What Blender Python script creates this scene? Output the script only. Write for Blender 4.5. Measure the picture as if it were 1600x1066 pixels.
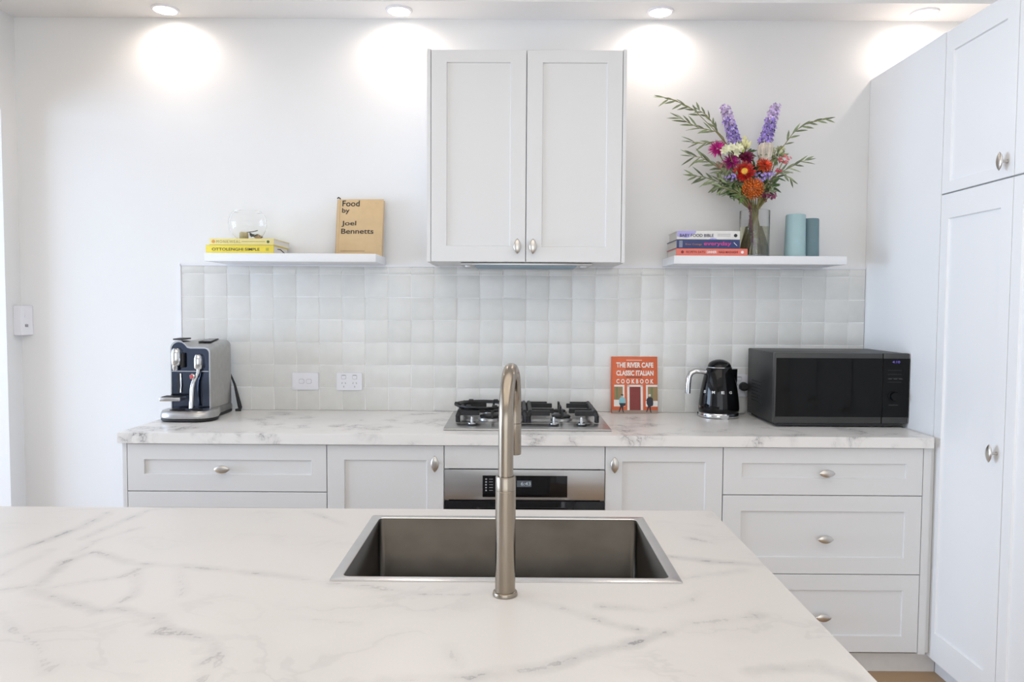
import bpy, bmesh, math, random
from mathutils import Vector, Matrix
random.seed(7)
PI = math.pi
S = bpy.context.scene
for o in list(bpy.data.objects): bpy.data.objects.remove(o)

# ------------------------------------------------------------------ camera
FOC, PIT, YAW, ROLL, CD, CH = 1150.0, .0470, .003, -.0058, 3.302, 1.383
def _axes():
    cy, sy, cp, sp, cr, sr = math.cos(YAW), math.sin(YAW), math.cos(PIT), math.sin(PIT), math.cos(ROLL), math.sin(ROLL)
    M1 = Matrix(((cy, sy, 0), (-sy, cy, 0), (0, 0, 1)))
    M2 = Matrix(((1, 0, 0), (0, cp, -sp), (0, sp, cp)))
    M3 = Matrix(((cr, 0, -sr), (0, 1, 0), (sr, 0, cr)))
    return M3 @ M2 @ M1
AX = _axes(); CAM = Vector((0, -CD, CH))
def at(px, py, y):
    """point of the photograph carried to the vertical plane at depth y (used to measure positions)"""
    r = AX.transposed() @ Vector(((px - 800) / FOC, 1, -(py - 533) / FOC))
    return CAM + r * ((y - CAM.y) / r.y)
cam = bpy.data.objects.new('camera', bpy.data.cameras.new('camera'))
S.collection.objects.link(cam)
right, fwd, up = AX[0], AX[1], AX[2]
m = Matrix((right, up, -fwd)).transposed().to_4x4(); m.translation = CAM
cam.matrix_world = m
cam.data.sensor_width = 36; cam.data.lens = FOC * 36 / 1600; cam.data.clip_start = .05
S.camera = cam
# ------------------------------------------------------------------ world, daylight, exposure
S.view_settings.view_transform = 'Standard'; S.view_settings.look = 'None'
S.view_settings.gamma = 1; S.view_settings.use_curve_mapping = False
S.view_settings.exposure = 0.02
w = bpy.data.worlds.new('world'); S.world = w; w.use_nodes = True
w.node_tree.nodes['Background'].inputs[0].default_value = (.91, .96, 1, 1)
w.node_tree.nodes['Background'].inputs[1].default_value = 2.4
def area(name, loc, rot, sx, sy, power, col):
    l = bpy.data.lights.new(name, 'AREA'); l.shape = 'RECTANGLE'; l.size = sx; l.size_y = sy
    l.energy = power; l.color = col
    o = bpy.data.objects.new(name, l); S.collection.objects.link(o); o.location = loc; o.rotation_euler = rot
    return o
DAY = (.82, .91, 1)
area('daylight_rear_doors', (-.2, -6.45, 1.35), (PI / 2, 0, 0), 3.8, 2.3, 4, (.88, .94, 1))
area('daylight_left_doors', (-5.93, -1.8, 1.25), (0, -PI / 2, 0), 2.3, 2.9, 205, (.54, .72, 1))
area('ceiling_fill', (-.2, -2.9, 2.93), (0, 0, 0), 3.0, 3.0, 34, (1, .95, .88))  # added soft fill lamp below the closed ceiling, no skylight opening there
def spot(name, loc, power, ang, blend, col, rad=.03, rot=(0, 0, 0)):
    l = bpy.data.lights.new(name, 'SPOT'); l.energy = power; l.spot_size = math.radians(ang); l.spot_blend = blend
    l.color = col; l.shadow_soft_size = rad
    o = bpy.data.objects.new(name, l); S.collection.objects.link(o); o.location = loc; o.rotation_euler = rot
    return o

# ------------------------------------------------------------------ materials
def mat(name, col, rough=.5, metal=0, **k):
    m = bpy.data.materials.new(name); m.use_nodes = True
    b = m.node_tree.nodes['Principled BSDF']
    b.inputs['Base Color'].default_value = (*col, 1); b.inputs['Roughness'].default_value = rough
    b.inputs['Metallic'].default_value = metal
    for a, v in k.items(): b.inputs[a].default_value = v
    return m
def nodes(m):
    n = m.node_tree.nodes; return n, m.node_tree.links, n['Principled BSDF']
def add(n, t, **k):
    x = n.new(t)
    for a, v in k.items():
        if a in x.inputs: x.inputs[a].default_value = v
        else: setattr(x, a, v)
    return x
def noisy(m, scale=8, amt=.06, bump=0, bscale=200, stretch=(1, 1, 1), detail=3):
    """procedural tone variation of a material and an optional fine bump"""
    n, l, b = nodes(m); c = tuple(b.inputs['Base Color'].default_value)
    tc = add(n, 'ShaderNodeTexCoord'); mp = add(n, 'ShaderNodeMapping'); mp.inputs['Scale'].default_value = stretch
    l.new(tc.outputs['Object'], mp.inputs[0])
    no = add(n, 'ShaderNodeTexNoise', Scale=scale, Detail=detail); l.new(mp.outputs[0], no.inputs['Vector'])
    r = add(n, 'ShaderNodeValToRGB'); l.new(no.outputs[0], r.inputs[0])
    r.color_ramp.elements[0].position = .3; r.color_ramp.elements[1].position = .7
    r.color_ramp.elements[0].color = tuple(x * (1 - amt) for x in c[:3]) + (1,)
    r.color_ramp.elements[1].color = tuple(min(1, x * (1 + amt)) for x in c[:3]) + (1,)
    l.new(r.outputs[0], b.inputs['Base Color'])
    if bump:
        n2 = add(n, 'ShaderNodeTexNoise', Scale=bscale, Detail=2.0); l.new(mp.outputs[0], n2.inputs['Vector'])
        bp = add(n, 'ShaderNodeBump', Strength=bump, Distance=.001); l.new(n2.outputs[0], bp.inputs['Height'])
        l.new(bp.outputs[0], b.inputs['Normal'])
    return m
M = {}
M['wall'] = noisy(mat('wall_paint', (.805, .805, .80), .6), 3, .008, .1, 300)
M['ceil'] = noisy(mat('ceiling_paint', (.86, .855, .85), .7), 3, .008)
M['cab'] = noisy(mat("satin_white_cabinet", (.73, .728, .722), .42), 2, .008)
M['tall'] = noisy(mat('satin_white_cabinet_daylit', (.855, .86, .86), .42), 2, .008)  # cabinet white made lighter and cooler, side daylight put into the colour
M['shelf'] = noisy(mat('shelf_white', (.82, .83, .85), .4), 2, .01)
M['plastic'] = noisy(mat('white_plastic', (.80, .80, .84), .3), 4, .01)
M['pdark'] = mat('grey_plastic_detail', (.35, .35, .37), .5)
M['nickel'] = noisy(mat('brushed_nickel', (.60, .57, .53), .28, 1), 60, .05, stretch=(1, 1, .1))
M['steel'] = noisy(mat('brushed_steel', (.47, .465, .46), .3, 1), 40, .06, .06, 400, (.05, 1, 1))
M['faucet'] = noisy(mat('brushed_faucet_steel', (.33, .285, .23), .24, 1), 60, .05, stretch=(1, 1, .08))
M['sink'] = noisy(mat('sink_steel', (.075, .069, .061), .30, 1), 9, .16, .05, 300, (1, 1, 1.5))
M['rim'] = noisy(mat('sink_rim_steel', (.72, .71, .70), .25, 1), 30, .04)
M['chrome'] = noisy(mat('chrome', (.62, .63, .64), .09, 1), 5, .02)
M['black'] = noisy(mat('black_gloss', (.004, .004, .005), .05, 0, **{'Specular IOR Level': .32}), 5, .1)
M['iron'] = noisy(mat('cast_iron', (.012, .012, .013), .5), 60, .3, .2, 500)
M['rubber'] = mat('black_rubber', (.015, .015, .017), .6)
M['glass'] = mat('clear_glass', (1, 1, 1), 0, 0, **{'Transmission Weight': 1.0, 'IOR': 1.45})
M['thinglass'] = mat('thin_clear_glass', (1, 1, 1), 0, 0, **{'Transmission Weight': 1.0, 'IOR': 1.2})
M['water'] = mat('vase_water', (.86, .84, .62), .0, 0, **{'Transmission Weight': 1.0, 'IOR': 1.33})
M['tealglass'] = mat('display', (.10, .12, .14), .3)
def emis(name, col, s):
    m = mat(name, (0, 0, 0), .5); b = m.node_tree.nodes['Principled BSDF']
    b.inputs['Emission Color'].default_value = (*col, 1); b.inputs['Emission Strength'].default_value = s; return m
M['led'] = emis('lamp_glow', (1, .93, .86), 14)
M['digits'] = emis('white_digits', (.75, .85, .9), .6)
M['purple'] = emis('violet_digits', (.22, .16, .8), 1.0)
def flat(name, col, rough=.55): 
    if name not in M: M[name] = noisy(mat(name, col, rough), 30, .03)
    return M[name]

def marble(name, base, vein, sc=1.0, attr=False, strength=1.0):
    m = mat(name, base, .28); n, l, b = nodes(m)
    tc = add(n, 'ShaderNodeTexCoord'); geo = tc.outputs['Object']
    warp = add(n, 'ShaderNodeTexNoise', Scale=2.3 * sc, Detail=6.0); l.new(geo, warp.inputs['Vector'])
    sub = add(n, 'ShaderNodeVectorMath', operation='SUBTRACT'); l.new(warp.outputs['Color'], sub.inputs[0]); sub.inputs[1].default_value = (.5, .5, .5)
    scl = add(n, 'ShaderNodeVectorMath', operation='SCALE'); l.new(sub.outputs[0], scl.inputs[0]); scl.inputs['Scale'].default_value = .5
    ad = add(n, 'ShaderNodeVectorMath', operation='ADD'); l.new(geo, ad.inputs[0]); l.new(scl.outputs[0], ad.inputs[1])
    rot = add(n, 'ShaderNodeMapping'); rot.inputs['Rotation'].default_value = (.3, .4, .6); rot.inputs['Scale'].default_value = (1, 2.1, 1.4); l.new(ad.outputs[0], rot.inputs[0])
    no = add(n, 'ShaderNodeTexNoise', Scale=1.6 * sc, Detail=5.0, Roughness=.55); l.new(rot.outputs[0], no.inputs['Vector'])
    def ridge(src, width, soft=1.0):
        a = add(n, 'ShaderNodeMath', operation='SUBTRACT'); l.new(src, a.inputs[0]); a.inputs[1].default_value = .5
        a2 = add(n, 'ShaderNodeMath', operation='ABSOLUTE'); l.new(a.outputs[0], a2.inputs[0])
        mr = add(n, 'ShaderNodeMapRange'); mr.interpolation_type = 'SMOOTHSTEP'; l.new(a2.outputs[0], mr.inputs[0])
        mr.inputs['From Min'].default_value = 0; mr.inputs['From Max'].default_value = width
        mr.inputs['To Min'].default_value = soft; mr.inputs['To Max'].default_value = 0
        return mr.outputs[0]
    def mul(a, c):
        x = add(n, 'ShaderNodeMath', operation='MULTIPLY'); l.new(a, x.inputs[0])
        if isinstance(c, (int, float)): x.inputs[1].default_value = c
        else: l.new(c, x.inputs[1])
        return x.outputs[0]
    def mx(a, c):
        x = add(n, 'ShaderNodeMath', operation='MAXIMUM'); l.new(a, x.inputs[0]); l.new(c, x.inputs[1]); return x.outputs[0]
    # patches where veins show
    pn = add(n, 'ShaderNodeTexNoise', Scale=2.6 * sc, Detail=2.0); l.new(geo, pn.inputs['Vector'])
    pr = add(n, 'ShaderNodeMapRange'); pr.interpolation_type = 'SMOOTHSTEP'; l.new(pn.outputs[0], pr.inputs[0])
    pr.inputs['From Min'].default_value = .48; pr.inputs['From Max'].default_value = .66
    fine = ridge(no.outputs[0], .022); soft = ridge(no.outputs[0], .13, .38)
    v = mul(mx(fine, soft), pr.outputs[0]); v = mul(v, strength)
    if attr:
        at_ = add(n, 'ShaderNodeAttribute', attribute_name='vein'); 
        sep = add(n, 'ShaderNodeSeparateColor'); l.new(at_.outputs['Color'], sep.inputs[0])
        wn = add(n, 'ShaderNodeTexNoise', Scale=22.0, Detail=6.0, Roughness=.65); l.new(geo, wn.inputs['Vector'])
        # distance (0..1 = 0..8 cm) jittered by noise
        o1 = add(n, 'ShaderNodeMath', operation='SUBTRACT'); l.new(wn.outputs[0], o1.inputs[0]); o1.inputs[1].default_value = .5
        o2 = mul(o1.outputs[0], .50)
        o3 = add(n, 'ShaderNodeMath', operation='ADD'); l.new(sep.outputs[0], o3.inputs[0]); l.new(o2, o3.inputs[1])
        o4 = add(n, 'ShaderNodeMath', operation='ABSOLUTE'); l.new(o3.outputs[0], o4.inputs[0])
        def band(wd, hi):
            mr = add(n, 'ShaderNodeMapRange'); mr.interpolation_type = 'SMOOTHSTEP'; l.new(o4.outputs[0], mr.inputs[0])
            mr.inputs['From Min'].default_value = 0; mr.inputs['From Max'].default_value = wd
            mr.inputs['To Min'].default_value = hi; mr.inputs['To Max'].default_value = 0
            return mr.outputs[0]
        br = add(n, 'ShaderNodeTexNoise', Scale=9.0, Detail=3.0); l.new(geo, br.inputs['Vector'])
        brr = add(n, 'ShaderNodeMapRange'); l.new(br.outputs[0], brr.inputs[0]); brr.inputs['From Min'].default_value = .36; brr.inputs['From Max'].default_value = .62
        brr.inputs['To Min'].default_value = .25
        tv = mul(mul(mx(band(.055, .95), band(.32, .34)), sep.outputs[1]), brr.outputs[0])
        v = mx(v, tv)
    mix = add(n, 'ShaderNodeMix'); mix.data_type = 'RGBA'; l.new(v, mix.inputs[0])
    mix.inputs[6].default_value = (*base, 1); mix.inputs[7].default_value = (*vein, 1)
    l.new(mix.outputs[2], b.inputs['Base Color'])
    return m
M['marble'] = marble('island_marble', (.645, .615, .585), (.24, .235, .24), 1.0, True, .18)
M['marble2'] = marble('bench_marble', (.82, .80, .77), (.30, .29, .29), 2.6, False, 1.0)

# zellige tile: per-tile tone
m = mat('zellige_glaze', (.7, .7, .66), .2); n, l, b = nodes(m)
g = add(n, 'ShaderNodeNewGeometry'); r = add(n, 'ShaderNodeValToRGB'); l.new(g.outputs['Random Per Island'], r.inputs[0])
e = r.color_ramp.elements; e[0].color = (.665, .66, .63, 1); e[1].color = (.735, .73, .705, 1)
x = e.new(.5); x.color = (.70, .695, .665, 1)
tc = add(n, 'ShaderNodeTexCoord'); no = add(n, 'ShaderNodeTexNoise', Scale=26.0, Detail=3.0); l.new(tc.outputs['Object'], no.inputs['Vector'])
mr = add(n, 'ShaderNodeMapRange'); l.new(no.outputs[0], mr.inputs[0]); mr.inputs['To Min'].default_value = .95; mr.inputs['To Max'].default_value = 1.05
mm = add(n, 'ShaderNodeMix'); mm.data_type = 'RGBA'; mm.blend_type = 'MULTIPLY'; mm.inputs[0].default_value = 1
l.new(r.outputs[0], mm.inputs[6]); l.new(mr.outputs[0], mm.inputs[7]); l.new(mm.outputs[2], b.inputs['Base Color'])
bn = add(n, 'ShaderNodeTexNoise', Scale=18.0, Detail=2.0); l.new(tc.outputs['Object'], bn.inputs['Vector'])
bp = add(n, 'ShaderNodeBump', Strength=.25, Distance=.003); l.new(bn.outputs[0], bp.inputs['Height']); l.new(bp.outputs[0], b.inputs['Normal'])
M['tile'] = m
M['grout'] = noisy(mat('white_grout', (.88, .88, .87), .8), 30, .03)
# oak floor
m = mat('oak_floor', (.5, .33, .19), .4); n, l, b = nodes(m)
tc = add(n, 'ShaderNodeTexCoord'); br = add(n, 'ShaderNodeTexBrick', Scale=1.0); l.new(tc.outputs['Object'], br.inputs['Vector'])
br.inputs['Color1'].default_value = (.50, .33, .19, 1); br.inputs['Color2'].default_value = (.42, .27, .15, 1); br.inputs['Mortar'].default_value = (.2, .12, .07, 1)
br.inputs['Mortar Size'].default_value = .002; br.inputs['Brick Width'].default_value = 1.4; br.inputs['Row Height'].default_value = .14
l.new(br.outputs['Color'], b.inputs['Base Color']); M['floor'] = m
# brushed band for the oven front and pale page edges
m = mat('page_edges', (.78, .76, .72), .8); n, l, b = nodes(m)
tc = add(n, 'ShaderNodeTexCoord'); wv = add(n, 'ShaderNodeTexWave', Scale=160.0, Distortion=1.0); wv.bands_direction = 'Z'; l.new(tc.outputs['Object'], wv.inputs['Vector'])
r = add(n, 'ShaderNodeValToRGB'); r.color_ramp.elements[0].color = (.62, .60, .57, 1); r.color_ramp.elements[1].color = (.84, .82, .79, 1)
l.new(wv.outputs[0], r.inputs[0]); l.new(r.outputs[0], b.inputs['Base Color']); M['pages'] = m

# ------------------------------------------------------------------ mesh helpers
OFF = {}                                   # root name -> world location to subtract
def tag(o, label=None, cat=None, group=None, kind=None):
    if label: o['label'] = label
    if cat: o['category'] = cat
    if group: o['group'] = group
    if kind: o['kind'] = kind
    return o
def thing(name, loc, label, cat, group=None, rot=(0, 0, 0)):
    o = bpy.data.objects.new(name, None); S.collection.objects.link(o); o.location = loc; o.rotation_euler = rot
    o.empty_display_size = .05
    OFF[o.name] = Vector(loc) if tuple(rot) == (0, 0, 0) else Vector((0, 0, 0))
    return tag(o, label, cat, group)
class MB:
    def __init__(s): s.b = bmesh.new()
    def box(s, x0, x1, y0, y1, z0, z1, bev=0, seg=2):
        r = bmesh.ops.create_cube(s.b, size=1)['verts']
        for v in r: v.co = Vector(((x0 + x1) / 2 + v.co.x * (x1 - x0), (y0 + y1) / 2 + v.co.y * (y1 - y0), (z0 + z1) / 2 + v.co.z * (z1 - z0)))
        if bev:
            es = list({e for v in r for e in v.link_edges})
            bmesh.ops.bevel(s.b, geom=es, offset=bev, segments=seg, affect='EDGES', profile=.5)
        return s
    def tube(s, pts, rad, n=16, cap=True):
        pts = [Vector(p) for p in pts]
        if not hasattr(rad, '__len__'): rad = [rad] * len(pts)
        rings = []; t0 = (pts[1] - pts[0]).normalized()
        u = t0.orthogonal().normalized()
        for i, p in enumerate(pts):
            a = pts[max(0, i - 1)]; c = pts[min(len(pts) - 1, i + 1)]; t = (c - a).normalized()
            u = (u - t * u.dot(t)).normalized(); v = t.cross(u)
            rings.append([s.b.verts.new(p + (u * math.cos(2 * PI * k / n) + v * math.sin(2 * PI * k / n)) * rad[i]) for k in range(n)])
        for A, B in zip(rings, rings[1:]):
            for k in range(n): s.b.faces.new((A[k], A[(k + 1) % n], B[(k + 1) % n], B[k]))
        if cap: s.b.faces.new(rings[0][::-1]); s.b.faces.new(rings[-1])
        return s
    def lathe(s, prof, c=(0, 0, 0), n=32, sx=1, sy=1, axis=(0, 0, 1), up=None):
        """profile of (radius, height) turned about axis through c"""
        c = Vector(c); a = Vector(axis).normalized(); u = Vector(up).normalized() if up else (Vector((1, 0, 0)) if abs(a.x) < .9 else Vector((0, 1, 0)))
        u = (u - a * u.dot(a)).normalized(); v = a.cross(u); rings = []
        for r, h in prof:
            if r < 1e-6: rings.append([s.b.verts.new(c + a * h)])
            else: rings.append([s.b.verts.new(c + a * h + u * math.cos(2 * PI * k / n) * r * sx + v * math.sin(2 * PI * k / n) * r * sy) for k in range(n)])
        for A, B in zip(rings, rings[1:]):
            for k in range(n):
                k2 = (k + 1) % n
                if len(A) == 1 and len(B) == 1: continue
                if len(A) == 1: s.b.faces.new((A[0], B[k2], B[k]))
                elif len(B) == 1: s.b.faces.new((A[k], A[k2], B[0]))
                else: s.b.faces.new((A[k], A[k2], B[k2], B[k]))
        return s
    def capped(s, prof, c=(0, 0, 0), n=32, **k):
        return s.lathe([(0, prof[0][1])] + list(prof) + [(0, prof[-1][1])], c, n, **k)
    def prism(s, poly, z0, z1, bev=0):
        A = [s.b.verts.new((x, y, z0)) for x, y in poly]; B = [s.b.verts.new((x, y, z1)) for x, y in poly]; N = len(poly)
        f = [s.b.faces.new(A[::-1]), s.b.faces.new(B)]
        for k in range(N): f.append(s.b.faces.new((A[k], A[(k + 1) % N], B[(k + 1) % N], B[k])))
        if bev:
            es = {e for q in f[:2] for e in q.edges}
            bmesh.ops.bevel(s.b, geom=list(es), offset=bev, segments=2, affect='EDGES')
        return s
    def slab(s, O, U, V, N, poly, t):
        """outline poly in the (U,V) plane at O thickened along N by t"""
        O, U, V, N = map(Vector, (O, U, V, N)); K = len(poly)
        A = [s.b.verts.new(O + U * a + V * c) for a, c in poly]; B = [s.b.verts.new(O + U * a + V * c + N * t) for a, c in poly]
        s.b.faces.new(A[::-1]); s.b.faces.new(B)
        for k in range(K): s.b.faces.new((A[k], A[(k + 1) % K], B[(k + 1) % K], B[k]))
        return s
    def build(s, name, m, parent=None, sharp=35, off=None, local=False):
        bm = s.b
        bmesh.ops.recalc_face_normals(bm, faces=bm.faces)
        for f in bm.faces: f.smooth = True
        for e in bm.edges:
            if len(e.link_faces) == 2 and e.calc_face_angle(0) > math.radians(sharp): e.smooth = False
        if parent is not None:
            r = parent
            while r.parent: r = r.parent
            o_ = OFF.get(r.name, Vector((0, 0, 0))) if not local else Vector((0, 0, 0))
        else:
            co = [v.co for v in bm.verts]
            o_ = Vector(((min(c.x for c in co) + max(c.x for c in co)) / 2, (min(c.y for c in co) + max(c.y for c in co)) / 2, min(c.z for c in co)))
        for v in bm.verts: v.co -= o_
        me = bpy.data.meshes.new(name); bm.to_mesh(me); bm.free()
        if m is not None: me.materials.append(m)
        o = bpy.data.objects.new(name, me); S.collection.objects.link(o)
        if parent is not None: o.parent = parent
        else: o.location = o_; OFF[o.name] = o_.copy()
        return o
def struct(o): o['kind'] = 'structure'; return o
def Bx(*a, **k): return MB().box(*a, **k)
def rrect(w, h, r, n=6, cx=0, cy=0):
    p = []
    for (sx, sy, a0) in ((1, 1, 0), (-1, 1, 90), (-1, -1, 180), (1, -1, 270)):
        for i in range(n + 1):
            a = math.radians(a0 + 90 * i / n); p.append((cx + sx * (w / 2 - r) + r * math.cos(a), cy + sy * (h / 2 - r) + r * math.sin(a)))
    return p
def text(body, O, U, V, w, h, m, parent, name='lettering', bold=.0, lift=.0006, local=False, label=None, space=1.0):
    """lettering fitted to a w x h box whose lower left corner is O"""
    cu = bpy.data.curves.new(name, 'FONT'); cu.body = body; cu.offset = bold; cu.fill_mode = 'FRONT'; cu.space_character = space; cu.space_line = .95; cu.resolution_u = 4
    t = bpy.data.objects.new(name, cu); S.collection.objects.link(t)
    bpy.context.view_layer.update()
    me = bpy.data.meshes.new_from_object(t.evaluated_get(bpy.context.evaluated_depsgraph_get()))
    bpy.data.objects.remove(t)
    xs = [v.co.x for v in me.vertices]; ys = [v.co.y for v in me.vertices]
    x0, y0 = min(xs), min(ys); kx = w / (max(xs) - x0); ky = h / (max(ys) - y0)
    U = Vector(U).normalized(); V = Vector(V).normalized(); N = U.cross(V); O = Vector(O)
    r = parent
    while r.parent: r = r.parent
    o_ = Vector((0, 0, 0)) if local else OFF.get(r.name, Vector((0, 0, 0)))
    for v in me.vertices: v.co = O + U * ((v.co.x - x0) * kx) + V * ((v.co.y - y0) * ky) + N * lift - o_
    me.materials.clear(); me.materials.append(m)
    o = bpy.data.objects.new(name, me); S.collection.objects.link(o); o.parent = parent
    if label: o['label'] = label
    return o
def copy_tree(o, parent=None):
    c = o.copy(); S.collection.objects.link(c); c.parent = parent
    for ch in list(o.children): copy_tree(ch, c)
    return c

# ------------------------------------------------------------------ room shell
XL, XR, ZC, YR = -2.215, 2.172, 2.645, -6.6
struct(Bx(-6.2, XR + .1, YR - .1, .1, -.05, 0).build('floor', M['floor']))
struct(Bx(XL - .1, XR + .1, 0, .1, 0, 3.05).build('wall_back', M['wall']))
wl = MB()
wl.box(XL - .1, XL, -.1, 0, 0, 3.05); wl.box(XL - .1, XL, -5.6, -.1, 2.22, 3.05); wl.box(XL - .1, XL, YR, -5.6, 0, 3.05)
struct(wl.build('wall_left', M['wall']))
struct(Bx(XR, XR + .1, YR, 0, 0, 3.05).build('wall_right', M['wall']))
wr = MB(); wr.box(XL, -2.1, YR - .1, YR, 0, 3.05); wr.box(1.8, XR, YR - .1, YR, 0, 3.05); wr.box(-2.1, 1.8, YR - .1, YR, 2.55, 3.05)
struct(wr.build('wall_rear', M['wall']))
struct(Bx(XL, XR, YR, -.19, 2.95, 3.05).build('ceiling', M['ceil']))
struct(Bx(XL, XR, -.19, -.0005, ZC, 2.95).build('trim_1', M['ceil']))       # lowered strip that carries the downlights
# glazed openings that let the daylight in
def glazed(name, x0, x1, y0, y1, z0, z1, n):
    f = MB(); t = .05
    horiz = abs(x1 - x0) > abs(y1 - y0)
    L = (x0, x1) if horiz else (y0, y1)
    for k in range(n + 1):
        a = L[0] + (L[1] - L[0] - t) * k / n
        if horiz: f.box(a, a + t, y0, y1, z0, z1)
        else: f.box(x0, x1, a, a + t, z0, z1)
    for z in (z0, z1 - t):
        f.box(x0, x1, y0, y1, z, z + t)
    return struct(f.build(name, M['wall']))
glazed('window_1', -2.1, 1.8, YR - .08, YR - .03, 0.001, 2.549, 4)
glazed('window_2', -6.07, -6.02, -4.899, -.301, 0.001, 2.499, 4)
# the adjoining room seen through the wide opening on the left
wo = MB(); wo.box(-6.1, -6.0, -.3, 0, 0, 3.05); wo.box(-6.1, -6.0, -4.9, -.3, 2.5, 3.05); wo.box(-6.1, -6.0, YR, -4.9, 0, 3.05)
struct(wo.build('wall_far_left', M['wall']))
struct(Bx(-6.1, XL - .1005, .0, .1, 0, 3.05).build('wall_adjoining_back', M['wall']))
struct(Bx(-6.1, XL - .1005, YR - .1, YR, 0, 3.05).build('wall_adjoining_rear', M['wall']))
struct(Bx(-6.0, XL - .1005, YR, 0, 2.95, 3.05).build('ceiling_adjoining', M['ceil']))
struct(Bx(XL - .001 + .001, XL + .012, YR, -5.61, 0.0005, .1).build('baseboard_left', M['wall']))

# ------------------------------------------------------------------ downlights over the bench and in the room
def downlight(x, y, z, label, power, ang=118, grp=None, col=(1, .84, .74), n=1):
    t = thing('downlight', (x, y, z), label, 'downlight', grp)
    MB().lathe([(.047, -.001), (.047, -.008), (.055, -.006), (.057, -.003), (.057, -.0005)], (x, y, z), 36).build('trim_ring', M['plastic'], t)
    MB().lathe([(0, -.005), (.047, -.005)], (x, y, z), 32).build('lens', M['led'], t)
    s = spot('downlight_beam', (0, 0, -.014), power, ang, .7, col, .03); s.parent = t
    return t
names = ['ceiling downlight left of all, above the bare wall and coffee machine side', 'ceiling downlight just left of the wall cabinet',
         'ceiling downlight just right of the wall cabinet', 'ceiling downlight at far right, above the top of the tall cupboards']
for x, lb in zip((-1.5, -.5, .615, 1.74), names): downlight(x, -.098, ZC, lb, 5.2, 172, 'downlights along the back wall')
for x, y, lb in ((-1.1, -2.55, 'ceiling downlight above the left of the island'), (.75, -2.55, 'ceiling downlight above the right of the island'),
                 (-1.1, -4.3, 'ceiling downlight behind the island to the left'), (.75, -4.3, 'ceiling downlight behind the island to the right')):
    downlight(x, y, 2.95, lb, 1.5, 100, 'downlights in the main ceiling')

# ------------------------------------------------------------------ tiled splashback
TX0, TX1, TZ0, TZ1, TP = -1.493, 1.563, .912, 1.562, .1028
sb = thing('tiled_splashback', (0, -.001, TZ0), 'splashback of square off-white handmade glazed tiles between bench and shelves', 'splashback')
tl = MB(); x = TX0 + .004; rows = [TZ0 + .002 + k * .1015 for k in range(6)] + [TZ0 + .002 + 6 * .1015]
while x < TX1 - .01:
    xe = min(x + TP - .0030, TX1)
    for k, z in enumerate(rows):
        ze = min(z + .1015 - .0030, TZ1 - .006)
        cs = []
        tx, tz = random.gauss(0, .0035), random.gauss(0, .0035); dy = random.uniform(-.0005, .0005)
        jit = lambda: random.uniform(-.0011, .0011)
        for (a, c_) in ((x, z), (xe, z), (xe, ze), (x, ze)):
            cs.append(Vector((a + jit(), -.0085 + dy + tx * (a - (x + xe) / 2) + tz * (c_ - (z + ze) / 2), c_ + jit())))
        F = [tl.b.verts.new(v) for v in cs]; Q = [tl.b.verts.new((v.x, -.002, v.z)) for v in cs]
        cen = sum(cs, Vector()) / 4; inn = [tl.b.verts.new(cen + (v - cen) * .94 + Vector((0, -.0007, 0))) for v in cs]
        tl.b.faces.new(inn)
        for i in range(4):
            j = (i + 1) % 4; tl.b.faces.new((inn[i], F[i], F[j], inn[j])[::-1]); tl.b.faces.new((F[i], Q[i], Q[j], F[j])[::-1])
    x += TP
tl.build('tiles', M['tile'], sb, 60)
Bx(TX0, TX1, -.0072, -.001, TZ0, TZ1 - .004).build('grout', M['grout'], sb)
tr = MB(); tr.box(TX0, TX1, -.011, -.0012, TZ1 - .005, TZ1 + .002); tr.box(TX0 - .003, TX0 + .003, -.011, -.0012, TZ0, TZ1 + .002)
tr.build('edge_trim', M['plastic'], sb)

# ------------------------------------------------------------------ shaker fronts and knobs
def shaker(O, U, V, N, w, h, rails, m, name, parent, rec=.007, th=.018, flat_=False):
    """front of w x h: lower left outer corner O, N outwards; rails = (left, right, bottom, top)"""
    O, U, V, N = map(Vector, (O, U, V, N)); b = MB(); B = b.b; e = .0012
    def R(a0, a1, c0, c1, d): return [B.verts.new(O + U * a + V * c + N * d) for a, c in ((a0, c0), (a1, c0), (a1, c1), (a0, c1))]
    def ring(A, C):
        for i in range(4): B.faces.new((A[i], A[(i + 1) % 4], C[(i + 1) % 4], C[i]))
    back = R(0, w, 0, h, -th); s1 = R(0, w, 0, h, -e); s2 = R(e, w - e, e, h - e, 0)
    B.faces.new(back[::-1]); ring(back, s1); ring(s1, s2)
    if flat_: B.faces.new(s2)
    else:
        l, r, bo, t = rails
        s3 = R(l, w - r, bo, h - t, 0); q = .0025; s4 = R(l + q, w - r - q, bo + q, h - t - q, -rec)
        ring(s2, s3); ring(s3, s4); B.faces.new(s4)
    return b.build(name, m, parent, 20)
def knob(P, L, N, parent, m=None):
    """almond knob at face point P, long axis L, standing out along N"""
    P, L, N = Vector(P), Vector(L).normalized(), Vector(N).normalized(); b = MB()
    b.tube([P, P + N * .002, P + N * .003, P + N * .024], [.0060, .0060, .0045, .0045], 16)
    prof = [(.0, -.030)] + [(.0150 * (1 - (k / 7) ** 2) ** .82 if abs(k) < 7 else 0, .030 * k / 7) for k in range(-6, 7)] + [(0, .030)]
    b.lathe(prof, P + N * .0265, 24, axis=L, up=L.cross(N), sx=1, sy=.42)
    return b.build('knob', m or M['nickel'], parent, 50)
Xv, Yv, Zv = Vector((1, 0, 0)), Vector((0, 1, 0)), Vector((0, 0, 1)); FN = -Yv
GAP = .0015
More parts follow.
